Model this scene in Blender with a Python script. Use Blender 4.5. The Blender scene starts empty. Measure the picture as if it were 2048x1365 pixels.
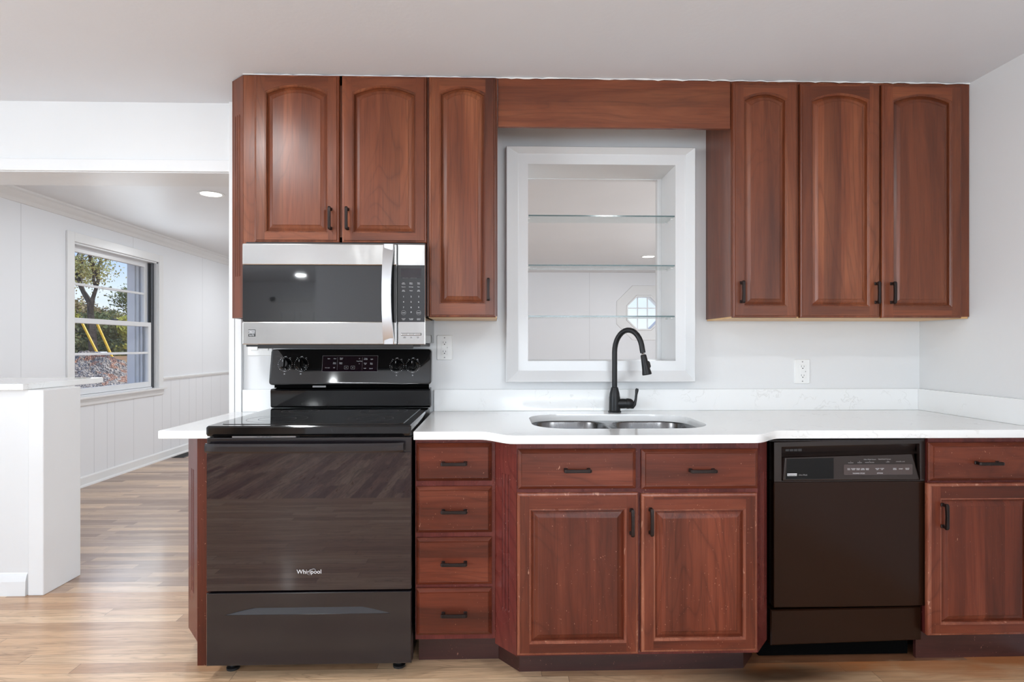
import bpy, bmesh, math, random
from mathutils import Vector, Matrix, noise as mnoise
random.seed(7)
PI = math.pi
S = bpy.context.scene
COL = S.collection
def lin(v):
    v /= 255.0
    return v/12.92 if v <= .04045 else ((v+.055)/1.055)**2.4
def C(r, g, b): return (lin(r), lin(g), lin(b), 1)

# ------------------------------------------------------------------ camera
F = 1180.0; YAW = math.atan(33/F)
cd = bpy.data.cameras.new('camera'); cam = bpy.data.objects.new('camera', cd); COL.objects.link(cam)
cd.sensor_width = 36; cd.lens = F/2048*36; cd.shift_y = 9.5/2048; cd.clip_start = .05; cd.clip_end = 400
cam.location = (0, -2.88, 1.231); cam.rotation_euler = (PI/2, 0, -YAW)
S.camera = cam
# ------------------------------------------------------------------ view, sky, sun
S.view_settings.view_transform = 'Standard'; S.view_settings.look = 'None'
S.view_settings.gamma = 1; S.view_settings.use_curve_mapping = False
S.view_settings.exposure = 0.19
W = bpy.data.worlds.new('sky'); S.world = W; W.use_nodes = True
def sky():
    nt = W.node_tree; nt.nodes.clear(); N = nt.nodes.new; L = nt.links.new
    tc = N('ShaderNodeTexCoord'); sp = N('ShaderNodeSeparateXYZ'); L(tc.outputs['Generated'], sp.inputs[0])
    r = N('ShaderNodeValToRGB'); L(sp.outputs['Z'], r.inputs[0])
    e = r.color_ramp.elements; e[0].position = 0; e[0].color = C(238, 243, 250); e[1].position = .45; e[1].color = C(70, 130, 215)
    m = e.new(.085); m.color = C(214, 230, 248); m = e.new(.18); m.color = C(112, 168, 234)
    mp = N('ShaderNodeMapping'); mp.inputs['Scale'].default_value = (2.2, 2.2, 6); L(tc.outputs['Generated'], mp.inputs[0])
    n = N('ShaderNodeTexNoise'); n.inputs['Scale'].default_value = 2.3; n.inputs['Detail'].default_value = 7; L(mp.outputs[0], n.inputs[0])
    cr = N('ShaderNodeValToRGB'); cr.color_ramp.elements[0].position = .48; cr.color_ramp.elements[1].position = .66; L(n.outputs[0], cr.inputs[0])
    mx = N('ShaderNodeMix'); mx.data_type = 'RGBA'; L(cr.outputs[0], mx.inputs[0]); L(r.outputs[0], mx.inputs[6]); mx.inputs[7].default_value = C(246, 249, 255)
    bg = N('ShaderNodeBackground'); bg.inputs[1].default_value = 1.1; L(mx.outputs[2], bg.inputs[0])
    o = N('ShaderNodeOutputWorld'); L(bg.outputs[0], o.inputs[0])
sky()
sl = bpy.data.lights.new('sun', 'SUN'); sl.energy = 3.2; sl.angle = .01; sl.color = (1, .95, .86)
so = bpy.data.objects.new('sun', sl); so.rotation_euler = (math.radians(48), 0, math.radians(120)); COL.objects.link(so)
def area(name, loc, rot, sx, sy, watt, color=(1, 1, 1)):
    l = bpy.data.lights.new(name, 'AREA'); l.shape = 'RECTANGLE'; l.size = sx; l.size_y = sy; l.energy = watt; l.color = color
    o = bpy.data.objects.new(name, l); o.location = loc; o.rotation_euler = rot; COL.objects.link(o); return o
DAY = (.82, .92, 1.0)
# fill lamps added at invented, unseen windows; the porch one has a visible window
area('fill_light_left', (-4.78, -4.0, 1.25), (0, -PI/2-.62, 0), 1.7, 3.6, 195, DAY)
area('fill_light_back', (1.1, -6.08, 1.3), (PI/2+.75, 0, 0), 2.0, 1.4, 95, DAY)
area('fill_light_far', (4.28, -4.9, 1.3), (0, PI/2+.6, 0), 1.6, 1.8, 60, DAY)
area('fill_light_dining', (4.13, 2.1, 1.35), (0, PI/2+.15, 0), 1.6, 2.4, 95, (.89, .955, 1))
area('window_light_porch', (-3.5, 2.88, 1.45), (0, -PI/2, 0), 1.2, 1.1, 12, DAY)

# ------------------------------------------------------------------ material helpers
class NT:
    def __init__(s, name):
        s.m = bpy.data.materials.new(name); s.m.use_nodes = True; s.t = s.m.node_tree
        s.b = s.t.nodes['Principled BSDF']
    def n(s, k, **kw):
        o = s.t.nodes.new(k)
        for a, v in kw.items(): setattr(o, a, v)
        return o
    def l(s, a, b): s.t.links.new(a, b)
    def math(s, op, a, b=None, c=None):
        o = s.n('ShaderNodeMath', operation=op)
        for i, v in enumerate((a, b, c)):
            if v is None: continue
            if isinstance(v, (int, float)): o.inputs[i].default_value = v
            else: s.l(v, o.inputs[i])
        return o.outputs[0]
    def ramp(s, f, stops):
        r = s.n('ShaderNodeValToRGB'); e = r.color_ramp.elements
        e[0].position, e[0].color = stops[0]; e[1].position, e[1].color = stops[-1]
        for p, c in stops[1:-1]:
            k = e.new(p); k.color = c
        s.l(f, r.inputs[0]); return r.outputs[0]
    def mix(s, f, a, b, mode='MIX'):
        o = s.n('ShaderNodeMix', data_type='RGBA', blend_type=mode)
        for i, v in ((0, f), (6, a), (7, b)):
            if isinstance(v, (int, float)): o.inputs[i].default_value = v
            elif isinstance(v, tuple): o.inputs[i].default_value = v
            else: s.l(v, o.inputs[i])
        return o.outputs[2]
    def noise(s, v, scale, detail=3, rough=.5, dist=0):
        o = s.n('ShaderNodeTexNoise'); o.inputs['Scale'].default_value = scale; o.inputs['Detail'].default_value = detail
        o.inputs['Roughness'].default_value = rough; o.inputs['Distortion'].default_value = dist; s.l(v, o.inputs['Vector']); return o.outputs[0]
    def mapping(s, v, scale=(1, 1, 1), loc=(0, 0, 0)):
        o = s.n('ShaderNodeMapping'); o.inputs['Scale'].default_value = scale; o.inputs['Location'].default_value = loc; s.l(v, o.inputs[0]); return o.outputs[0]
    def bump(s, h, strength=.2, dist=.002):
        o = s.n('ShaderNodeBump'); o.inputs['Strength'].default_value = strength; o.inputs['Distance'].default_value = dist
        s.l(h, o.inputs['Height']); s.l(o.outputs[0], s.b.inputs['Normal'])
    def obj(s): return s.n('ShaderNodeTexCoord').outputs['Object']
    def set(s, color=None, rough=None, metal=None, ior=None, coat=None, coatr=None, spec=None):
        B = s.b.inputs
        if color is not None: B['Base Color'].default_value = color
        if rough is not None: B['Roughness'].default_value = rough
        if metal is not None: B['Metallic'].default_value = metal
        if ior is not None: B['IOR'].default_value = ior
        if coat is not None: B['Coat Weight'].default_value = coat
        if coatr is not None: B['Coat Roughness'].default_value = coatr
        if spec is not None: B['Specular IOR Level'].default_value = spec
        return s

def m_paint(name, col, rough=.5, bump=.06, scale=60, var=.02):
    t = NT(name).set(col, rough); v = t.obj()
    f = t.noise(v, 2.2, 4); c2 = tuple(x*(1-var*3) for x in col[:3])+(1,)
    t.l(t.mix(f, col, c2), t.b.inputs['Base Color'])
    t.bump(t.noise(v, scale, 4), bump, .003); return t.m

def m_wood(name, axis, deep, mid, light, rough=.3, worn=0.0, strips=True, spec=.5):
    t = NT(name); v = t.obj()
    oi = t.n('ShaderNodeObjectInfo'); add = t.n('ShaderNodeVectorMath', operation='ADD')
    rv = t.n('ShaderNodeCombineXYZ')
    r = t.math('MULTIPLY', oi.outputs['Random'], 37.0)
    for i in range(3): t.l(r, rv.inputs[i])
    t.l(v, add.inputs[0]); t.l(rv.outputs[0], add.inputs[1]); q = add.outputs[0]
    sc = [1, 1, 1]; sc[axis] = .10
    g = t.noise(t.mapping(q, tuple(sc)), 9, 5, .6, 1.4)
    sc2 = [1, 1, 1]; sc2[axis] = .03
    pores = t.noise(t.mapping(q, tuple(sc2)), 190, 3, .6)
    sc3 = [1, 1, 1]; sc3[axis] = .18
    big = t.noise(t.mapping(q, tuple(sc3)), 3.5, 2, .5, .5)
    # growth rings
    rings = t.math('MULTIPLY', t.math('PINGPONG', t.math('MULTIPLY', t.noise(t.mapping(q, tuple(sc3)), 2.4, 3, .45, .5), 34), .5), 2)
    f = t.math('ADD', t.math('MULTIPLY', g, .55), t.math('MULTIPLY', big, .45))
    base = t.ramp(f, [(.33, deep), (.5, mid), (.68, light)])
    base = t.mix(t.math('MULTIPLY', t.math('MULTIPLY', t.math('POWER', rings, 5), t.ramp(big, [(.38, (0, 0, 0, 1)), (.62, (1, 1, 1, 1))])), .45), base, deep)
    base = t.mix(t.math('MULTIPLY', t.math('SUBTRACT', pores, .5), 1.5), base, (deep[0]*.5, deep[1]*.5, deep[2]*.5, 1))
    if strips:
        sep = t.n('ShaderNodeSeparateXYZ'); t.l(q, sep.inputs[0])
        w = sep.outputs[0 if axis != 0 else 2]
        wn = t.n('ShaderNodeTexWhiteNoise', noise_dimensions='1D'); t.l(t.math('FLOOR', t.math('MULTIPLY', w, 13.0)), wn.inputs['W'])
        k = t.math('MULTIPLY_ADD', wn.outputs['Value'], .42, .80)
        cc = t.n('ShaderNodeCombineColor');
        for i in range(3): t.l(k, cc.inputs[i])
        base = t.mix(1.0, base, cc.outputs[0], 'MULTIPLY')
    if worn > 0:
        n1 = t.noise(t.mapping(q, (1, 1, .35)), 75, 2, .6); n2 = t.noise(q, 9, 2)
        mk = t.math('GREATER_THAN', t.math('ADD', t.math('MULTIPLY', n1, .8), t.math('MULTIPLY', n2, .25)), .80-worn)
        n3 = t.noise(t.mapping(q, (1, 1, .6)), 210, 1, .5)
        mk = t.math('MAXIMUM', mk, t.math('GREATER_THAN', t.math('ADD', n3, t.math('MULTIPLY', n2, .12)), .83))
        base = t.mix(t.math('MULTIPLY', mk, .6), base, C(188, 138, 116))
    t.l(base, t.b.inputs['Base Color'])
    t.set(rough=rough, coat=.12 if spec > .4 else .03, coatr=.3, spec=spec)
    rr = t.math('MULTIPLY_ADD', t.noise(q, 6, 3), .16, rough-.08); t.l(rr, t.b.inputs['Roughness'])
    t.bump(pores, .05, .001); return t.m

def m_planks(name, wid, length, cols, rough, along=0, seam=.0016, contrast=1.0, stain=False, seamcol=C(60, 38, 26)):
    """long boards along one axis: cols = three tones picked per board"""
    t = NT(name); v = t.obj(); sp = t.n('ShaderNodeSeparateXYZ'); t.l(v, sp.inputs[0])
    A, B = (sp.outputs[0], sp.outputs[1]) if along == 0 else (sp.outputs[1], sp.outputs[0])
    row = t.math('FLOOR', t.math('DIVIDE', B, wid))
    w1 = t.n('ShaderNodeTexWhiteNoise', noise_dimensions='1D'); t.l(row, w1.inputs['W'])
    a2 = t.math('ADD', t.math('DIVIDE', A, length), t.math('MULTIPLY', w1.outputs['Value'], 7.3))
    idx = t.math('FLOOR', a2)
    cv = t.n('ShaderNodeCombineXYZ'); t.l(row, cv.inputs[0]); t.l(idx, cv.inputs[1])
    w2 = t.n('ShaderNodeTexWhiteNoise', noise_dimensions='3D'); t.l(cv.outputs[0], w2.inputs['Vector'])
    tone = t.ramp(w2.outputs['Value'], [(0, cols[0]), (.5, cols[1]), (1, cols[2])])
    # grain per board
    off = t.n('ShaderNodeVectorMath', operation='MULTIPLY_ADD'); t.l(cv.outputs[0], off.inputs[0]); off.inputs[1].default_value = (3.71, 5.13, 0); t.l(v, off.inputs[2])
    sc = (.09, 1, 1) if along == 0 else (1, .09, 1)
    g = t.noise(t.mapping(off.outputs[0], sc), 28, 6, .62, 1.2)
    rg = t.math('MULTIPLY', t.math('PINGPONG', t.math('MULTIPLY', t.noise(t.mapping(off.outputs[0], (sc[0]*1.6 if along == 0 else 1, sc[1]*1.6 if along else 1, 1)), 7, 3, .45, .5), 24), .5), 2)
    rg = t.math('MULTIPLY', t.math('POWER', rg, 5), t.ramp(t.noise(off.outputs[0], 3.1, 2), [(.40, (0, 0, 0, 1)), (.62, (1, 1, 1, 1))]))
    p = t.noise(t.mapping(off.outputs[0], (.03, 1, 1) if along == 0 else (1, .03, 1)), 260, 2, .6)
    dk = tuple(x*.52 for x in cols[0][:3])+(1,)
    base = t.mix(t.math('MULTIPLY', t.ramp(g, [(.42, (0, 0, 0, 1)), (.75, (1, 1, 1, 1))]), .75*contrast), tone, dk)
    base = t.mix(t.math('MULTIPLY', rg, .62*contrast), base, dk)
    base = t.mix(t.math('MULTIPLY', t.math('GREATER_THAN', p, .62), .22*contrast), base, dk)
    fb = t.math('FRACT', t.math('DIVIDE', B, wid)); fa = t.math('FRACT', a2)
    s1 = t.math('LESS_THAN', fb, seam/wid); s2 = t.math('LESS_THAN', fa, seam/length*1.3)
    sm = t.math('MAXIMUM', s1, s2)
    base = t.mix(t.math('MULTIPLY', sm, .62), base, seamcol)
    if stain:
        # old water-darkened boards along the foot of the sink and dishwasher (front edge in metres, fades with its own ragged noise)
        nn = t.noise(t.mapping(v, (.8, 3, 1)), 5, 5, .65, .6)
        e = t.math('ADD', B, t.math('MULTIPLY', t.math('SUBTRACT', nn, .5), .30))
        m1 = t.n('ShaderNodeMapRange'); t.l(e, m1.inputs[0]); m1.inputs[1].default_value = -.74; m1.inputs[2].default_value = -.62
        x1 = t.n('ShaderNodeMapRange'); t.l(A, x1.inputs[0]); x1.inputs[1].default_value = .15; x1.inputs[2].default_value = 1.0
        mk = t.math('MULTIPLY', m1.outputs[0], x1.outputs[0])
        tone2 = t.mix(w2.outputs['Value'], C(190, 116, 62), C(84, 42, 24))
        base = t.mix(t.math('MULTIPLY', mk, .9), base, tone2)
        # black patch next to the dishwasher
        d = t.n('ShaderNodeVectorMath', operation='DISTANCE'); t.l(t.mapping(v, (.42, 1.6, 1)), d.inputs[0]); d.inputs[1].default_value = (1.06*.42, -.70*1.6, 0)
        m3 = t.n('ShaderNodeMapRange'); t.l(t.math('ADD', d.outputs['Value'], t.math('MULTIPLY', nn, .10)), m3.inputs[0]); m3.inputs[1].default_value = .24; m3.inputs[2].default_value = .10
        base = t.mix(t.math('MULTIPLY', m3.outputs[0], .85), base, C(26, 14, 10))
    t.l(base, t.b.inputs['Base Color'])
    t.l(t.math('MULTIPLY_ADD', g, .2, rough-.1), t.b.inputs['Roughness'])
    t.set(coat=.25, coatr=.15)
    t.bump(t.math('SUBTRACT', t.math('MULTIPLY', g, .2), sm), .25, .001); return t.m

def m_plain(name, col, rough=.4, metal=0, ior=1.5, coat=0, coatr=.03, bump=0, bscale=200):
    t = NT(name).set(col, rough, metal, ior, coat, coatr); v = t.obj()
    n = t.noise(v, 14, 3)
    t.l(t.mix(t.math('MULTIPLY', n, .25), col, tuple(x*.8 for x in col[:3])+(1,)), t.b.inputs['Base Color'])
    if bump: t.bump(t.noise(v, bscale, 3), bump, .001)
    return t.m

WHITE = C(236, 236, 235)
M = {}
M['wall'] = m_paint('white_wall_paint', C(224, 224, 224), .42, .10, 45)
M['trim'] = m_paint('white_trim_gloss', C(228, 228, 228), .28, .05, 30)
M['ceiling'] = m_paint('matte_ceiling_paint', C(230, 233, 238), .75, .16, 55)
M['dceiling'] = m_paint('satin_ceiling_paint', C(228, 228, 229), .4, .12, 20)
M['wall_far'] = m_paint('panel_wall_paint', C(226, 227, 230), .45, .05, 20)
ud, um, ul = C(76, 35, 18), C(109, 55, 31), C(134, 77, 48)
ld, lm, ll = C(62, 27, 17), C(94, 42, 26), C(118, 60, 41)
for k, ax in (('v', 2), ('h', 0)):
    M['up_'+k] = m_wood('cherry_upper_'+k, ax, ud, um, ul, .34, spec=.42)
    M['lo_'+k] = m_wood('cherry_lower_'+k, ax, ld, lm, ll, .34, worn=.045, spec=.28)
M['up_plain'] = m_wood('cherry_upper_plain', 2, ud, um, ul, .34, spec=.42, strips=False)
M['lo_plain'] = m_wood('cherry_lower_plain', 2, C(70, 26, 24), C(98, 42, 38), C(112, 54, 44), .26, spec=.32, worn=.02, strips=False)
M['lo_edge'] = m_wood('cherry_worn_highlight_edge', 2, C(92, 42, 28), C(124, 64, 44), C(156, 96, 72), .3, worn=.13, strips=False)  # worn edge wood; lighter base tones also paint in the edge highlight
M['toe'] = m_wood('toe_kick_wood', 0, C(40, 18, 16), C(62, 30, 27), C(80, 44, 38), .35, worn=.06, strips=False)
M['birch'] = m_wood('birch_ply', 0, C(196, 150, 96), C(222, 178, 124), C(236, 200, 150), .5, strips=False)
M['oak'] = m_planks('oak_boards', .069, 1.15, (C(186, 144, 108), C(212, 172, 134), C(228, 194, 158)), .36, 0, contrast=.95, stain=True)
M['vinyl'] = m_planks('vinyl_boards', .062, .62, (C(140, 112, 94), C(170, 142, 122), C(206, 174, 144)), .34, 0, seam=.0008, contrast=.55, seamcol=C(96, 78, 68))
M['oak_y'] = m_planks('oak_boards_lengthwise', .069, 1.15, (C(140, 98, 72), C(192, 150, 118), C(226, 190, 156)), .3, 1, contrast=1.4)

def m_quartz():
    t = NT('white_quartz').set(rough=.13, coat=.2); v = t.obj()
    d = t.n('ShaderNodeVectorMath', operation='ADD'); t.l(v, d.inputs[0])
    nz = t.n('ShaderNodeTexNoise'); nz.inputs['Scale'].default_value = 3; nz.inputs['Detail'].default_value = 4; t.l(v, nz.inputs[0])
    t.l(nz.outputs['Color'], d.inputs[1])
    vein = t.math('ABSOLUTE', t.math('SUBTRACT', t.noise(d.outputs[0], 3.0, 5, .6), .5))
    mk = t.n('ShaderNodeMapRange'); t.l(vein, mk.inputs[0]); mk.inputs[1].default_value = .012; mk.inputs[2].default_value = 0
    patch = t.ramp(t.noise(v, 5.5, 2), [(.52, (0, 0, 0, 1)), (.62, (1, 1, 1, 1))])
    t.l(t.mix(t.math('MULTIPLY', t.math('MULTIPLY', mk.outputs[0], patch), .30), C(234, 234, 233), C(180, 176, 170)), t.b.inputs['Base Color'])
    return t.m
M['quartz'] = m_quartz()
M['bronze'] = m_plain('dark_bronze', C(46, 38, 36), .38, .75)
M['black_gloss'] = m_plain('gloss_black_enamel', C(12, 12, 13), .08, 0, 1.5, .2)
M['black_glass'] = m_plain('black_oven_glass', C(22, 11, 19), .02, 0, 1.75)
M['cook_glass'] = m_plain('ceramic_cooktop_glass', C(10, 10, 11), .05, 0, 1.75)
M['black_matte'] = m_plain('black_plastic', C(16, 16, 18), .5)
M['blue_black'] = m_plain('blue_black_enamel', C(26, 22, 25), .16, 0, 1.62)
M['dw_door'] = m_plain('dark_brown_enamel', C(36, 19, 11), .2, 0, 1.3, bump=.02, bscale=3)
M['dw_panel'] = m_plain('dark_brown_plastic', C(38, 28, 25), .25, 0, 1.5)
M['dw_pad'] = m_plain('grey_brown_keypad', C(70, 58, 56), .45)
M['void'] = m_plain('gap_shade_black', C(4, 4, 4), .9, 0, 1.15)  # near-black colour paints in the shade inside gaps and slots
M['grey_metal'] = m_plain('galvanised_grey', C(150, 150, 152), .3, .9)
M['mw_glass'] = m_plain('grey_black_microwave_glass', C(30, 30, 31), .03, 0, 1.75)
M['mw_pad'] = m_plain('charcoal_keypad', C(38, 38, 40), .3)
M['mark'] = m_plain('pale_lettering', C(215, 215, 216), .5)
M['mark_dim'] = m_plain('grey_lettering', C(150, 148, 148), .5)
M['dark_mark'] = m_plain('dark_lettering', C(40, 40, 42), .5)
M['faucet'] = m_plain('matte_black_coating', C(24, 24, 26), .42, .3, 1.5)
M['chrome'] = m_plain('chrome', C(225, 226, 228), .08, 1)
M['plate'] = m_plain('white_switch_plastic', C(236, 236, 234), .3)
M['ext_white'] = m_plain('white_outside_trim', C(225, 226, 230), .5)
M['track'] = m_plain('grey_window_track', C(90, 92, 96), .4, .6)
M['yellow'] = m_plain('yellow_plastic_guard', C(250, 200, 30), .4)
M['sash'] = m_paint('white_window_sash', C(226, 227, 229), .3, .03, 30)

def m_steel(name, stretch, col=C(190, 188, 185), rough=.22):
    t = NT(name).set(col, rough, 1.0); v = t.obj()
    n = t.noise(t.mapping(v, stretch), 300, 2)
    t.l(t.math('MULTIPLY_ADD', n, .10, rough-.05), t.b.inputs['Roughness'])
    t.bump(t.noise(t.mapping(v, (1.5, 1, .7)), 5, 2), .5, .006)
    return t.m
M['steel'] = m_steel('brushed_stainless', (.02, 1, 1))
M['steel_v'] = m_steel('brushed_stainless_upright', (1, 1, .02), C(205, 206, 208), .3)
M['sink'] = m_steel('satin_sink_steel', (1, 1, .03), C(120, 121, 123), .26)
t = NT('mirror_silver').set(C(238, 240, 240), .0, 1.0); M['mirror'] = t.m
def m_pane(name, tint, gloss=.06):
    t = NT(name); t.t.nodes.remove(t.b)
    a = t.n('ShaderNodeBsdfTransparent'); a.inputs[0].default_value = tint
    g = t.n('ShaderNodeBsdfGlossy'); g.inputs['Roughness'].default_value = .01
    fr = t.n('ShaderNodeLayerWeight'); fr.inputs[0].default_value = .5
    m = t.n('ShaderNodeMixShader'); t.l(t.math('MULTIPLY_ADD', t.math('POWER', fr.outputs['Facing'], 5), .6, .03), m.inputs[0]); t.l(a.outputs[0], m.inputs[1]); t.l(g.outputs[0], m.inputs[2])
    t.l(m.outputs[0], t.t.nodes['Material Output'].inputs[0]); return t.m
M['pane'] = m_pane('clear_window_pane', (.97, .98, .98, 1))
M['shelf_glass'] = m_pane('clear_shelf_glass', (.93, .96, .955, 1))
M['shelf_edge'] = m_plain('green_glass_edge', C(88, 112, 114), .12, 0, 1.6)
t = NT('lamp_lens'); t.b.inputs['Emission Color'].default_value = (1, .98, .95, 1); t.b.inputs['Emission Strength'].default_value = 9; M['lamp'] = t.m

def m_panelled(name):
    """painted board wall: fine upright grooves, close together below the chair rail"""
    t = NT(name).set(C(226, 227, 230), .42); v = t.obj(); sp = t.n('ShaderNodeSeparateXYZ'); t.l(v, sp.inputs[0])
    y, z = sp.outputs[1], sp.outputs[2]
    def line(p, w): return t.math('LESS_THAN', t.math('ABSOLUTE', t.math('SUBTRACT', y, p)), w)
    lo = None
    for p in (1.15, 1.42, 1.74, 2.02, 2.30, 2.517, 2.695, 2.804, 3.095, 3.44, 3.60, 3.77, 3.95, 4.16, 4.32, 4.48, 4.7, 4.95, 5.2):
        q = line(p, .004); lo = q if lo is None else t.math('MAXIMUM', lo, q)
    up = None
    for p in (.31, 1.70, 3.087, 4.4755):
        q = line(p, .004); up = q if up is None else t.math('MAXIMUM', up, q)
    below = t.math('LESS_THAN', z, .87)
    m = t.math('ADD', t.math('MULTIPLY', lo, below), t.math('MULTIPLY', up, t.math('SUBTRACT', 1, below)))
    t.l(t.mix(t.math('MULTIPLY', m, .28), C(226, 227, 230), C(150, 150, 154)), t.b.inputs['Base Color'])
    t.bump(t.math('SUBTRACT', 0, m), .4, .002); return t.m
M['panelled'] = m_panelled('grooved_white_panelling')
def m_seams(name, xs):
    t = NT(name).set(C(226, 227, 230), .42); v = t.obj(); sp = t.n('ShaderNodeSeparateXYZ'); t.l(v, sp.inputs[0]); m = None
    for p in xs:
        q = t.math('LESS_THAN', t.math('ABSOLUTE', t.math('SUBTRACT', sp.outputs[0], p)), .005); m = q if m is None else t.math('MAXIMUM', m, q)
    t.l(t.mix(t.math('MULTIPLY', m, .25), C(226, 227, 230), C(150, 150, 154)), t.b.inputs['Base Color']); return t.m
M['panelled_far'] = m_seams('board_seams_white', (-3.3, -2.1, -.9, .3, 1.5, 2.7, 3.9))

def m_ground(name, a, b, c, scale):
    t = NT(name).set(rough=.95); v = t.obj()
    t.l(t.ramp(t.noise(v, scale, 6, .7), [(.3, a), (.5, b), (.7, c)]), t.b.inputs['Base Color'])
    t.bump(t.noise(v, scale*3, 4), .6, .05); return t.m
M['ground'] = m_ground('dry_grass_and_clay', C(120, 96, 56), C(176, 128, 88), C(150, 142, 84), .9)
def m_gravel():
    t = NT('gravel_heap').set(rough=.95); v = t.obj()
    vo = t.n('ShaderNodeTexVoronoi'); vo.inputs['Scale'].default_value = 26; t.l(v, vo.inputs['Vector'])
    sp = t.n('ShaderNodeSeparateColor'); t.l(vo.outputs['Color'], sp.inputs[0])
    c = t.ramp(sp.outputs[0], [(0, C(116, 106, 98)), (.45, C(168, 156, 144)), (1, C(206, 194, 180))])
    c = t.mix(t.math('MULTIPLY', t.math('GREATER_THAN', t.noise(v, 3.5, 4), .56), .6), c, C(196, 130, 92))
    t.l(c, t.b.inputs['Base Color']); t.bump(vo.outputs['Distance'], .8, .05); return t.m
M['gravel'] = m_gravel()
M['bark'] = m_ground('grey_bark', C(52, 44, 38), C(74, 64, 55), C(104, 94, 84), 4)
def m_leaf(name, a, b, c):
    t = NT(name).set(rough=.6); v = t.obj()
    t.l(t.ramp(t.noise(v, 1.6, 5, .7), [(.34, a), (.5, b), (.66, c)]), t.b.inputs['Base Color']); return t.m
M['leaf_olive'] = m_leaf('olive_leaves', C(140, 144, 84), C(178, 176, 108), C(212, 198, 130))
M['leaf_yellow'] = m_leaf('yellow_green_leaves', C(140, 148, 50), C(184, 184, 72), C(214, 196, 90))
M['leaf_dark'] = m_leaf('dark_green_leaves', C(84, 98, 54), C(116, 126, 72), C(150, 150, 92))
M['leaf_rust'] = m_leaf('brown_olive_leaves', C(140, 124, 82), C(176, 156, 108), C(198, 176, 124))

# ------------------------------------------------------------------ mesh helpers
class MB:
    def __init__(s): s.v = []; s.f = []; s.mi = []
    def add(s, vs, fs, m=0):
        o = len(s.v); s.v += [tuple(p) for p in vs]; s.f += [tuple(i+o for i in f) for f in fs]; s.mi += [m]*len(fs); return s
    def box(s, x0, x1, y0, y1, z0, z1, m=0):
        if x0 > x1: x0, x1 = x1, x0
        if y0 > y1: y0, y1 = y1, y0
        if z0 > z1: z0, z1 = z1, z0
        v = [(x, y, z) for z in (z0, z1) for y in (y0, y1) for x in (x0, x1)]
        return s.add(v, [(0, 2, 3, 1), (4, 5, 7, 6), (0, 1, 5, 4), (2, 6, 7, 3), (0, 4, 6, 2), (1, 3, 7, 5)], m)
    def rings(s, rings, m=0, cap0=False, cap1=False, closed=True, ms=None):
        n = len(rings[0]); o = len(s.v)
        for r in rings: s.v += [tuple(p) for p in r]
        for k in range(len(rings)-1):
            mm = ms[k] if ms else m
            for i in range(n if closed else n-1):
                j = (i+1) % n
                s.f.append((o+k*n+i, o+k*n+j, o+(k+1)*n+j, o+(k+1)*n+i)); s.mi.append(mm)
        if cap0: s.f.append(tuple(o+i for i in reversed(range(n)))); s.mi.append(m)
        if cap1: s.f.append(tuple(o+(len(rings)-1)*n+i for i in range(n))); s.mi.append(ms[-1] if ms else m)
        return s
    def prism(s, poly, axis, a, b, m=0):
        """poly: 2D points on the other two axes (x:(y,z) y:(x,z) z:(x,y))"""
        def P(p, t): return {0: (t, p[0], p[1]), 1: (p[0], t, p[1]), 2: (p[0], p[1], t)}[axis]
        return s.rings([[P(p, a) for p in poly], [P(p, b) for p in poly]], m, True, True)
    def tube(s, path, r, n=12, m=0, caps=True):
        path = [Vector(p) for p in path]; rs = r if isinstance(r, (list, tuple)) else [r]*len(path)
        rings = []; up = None
        for i, p in enumerate(path):
            d = (path[min(i+1, len(path)-1)]-path[max(i-1, 0)]).normalized()
            if up is None:
                up = Vector((0, 0, 1)) if abs(d.z) < .9 else Vector((1, 0, 0))
            u = (up-d*up.dot(d)).normalized(); w = d.cross(u); up = u
            rings.append([p+(u*math.cos(2*PI*k/n)+w*math.sin(2*PI*k/n))*rs[i] for k in range(n)])
        return s.rings(rings, m, caps, caps)
    def lathe(s, prof, org, axis, n=24, m=0, caps=True):
        a = Vector(axis).normalized(); u = a.orthogonal().normalized(); w = a.cross(u); org = Vector(org)
        return s.rings([[org+a*h+(u*math.cos(2*PI*k/n)+w*math.sin(2*PI*k/n))*max(r, 1e-4) for k in range(n)] for r, h in prof], m, caps, caps)
    def build(s, name, mats, parent=None, smooth=False, bevel=0, seg=2, angle=35):
        L = Vector(parent_loc(parent)) if parent else Vector((0, 0, 0))
        if not isinstance(mats, (list, tuple)): mats = [mats]
        me = bpy.data.meshes.new(name); me.from_pydata([tuple(Vector(p)-L) for p in s.v], [], s.f)
        for mm in mats: me.materials.append(mm)
        me.polygons.foreach_set('material_index', s.mi)
        bm = bmesh.new(); bm.from_mesh(me); bmesh.ops.recalc_face_normals(bm, faces=bm.faces); bm.to_mesh(me); bm.free()
        if smooth:
            me.polygons.foreach_set('use_smooth', [True]*len(me.polygons))
            if hasattr(me, 'set_sharp_from_angle'): me.set_sharp_from_angle(angle=math.radians(angle))
        o = bpy.data.objects.new(name, me); COL.objects.link(o)
        if parent: o.parent = parent
        if bevel:
            b = o.modifiers.new('bevel', 'BEVEL'); b.width = bevel; b.segments = seg; b.limit_method = 'ANGLE'; b.angle_limit = math.radians(40)
        return o
def parent_loc(p):
    v = Vector((0, 0, 0))
    while p is not None: v = v+p.location; p = p.parent
    return v
def thing(name, loc, label, cat, group=None):
    o = bpy.data.objects.new(name, None); o.empty_display_size = .1; COL.objects.link(o); o.location = loc
    o['label'] = label; o['category'] = cat
    if group: o['group'] = group
    return o
def tag(o, label, cat, group=None):
    o['label'] = label; o['category'] = cat
    if group: o['group'] = group
    return o
def struct(name, mb, mats, **k):
    o = mb.build(name, mats, **k); o['kind'] = 'structure'; return o
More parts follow.
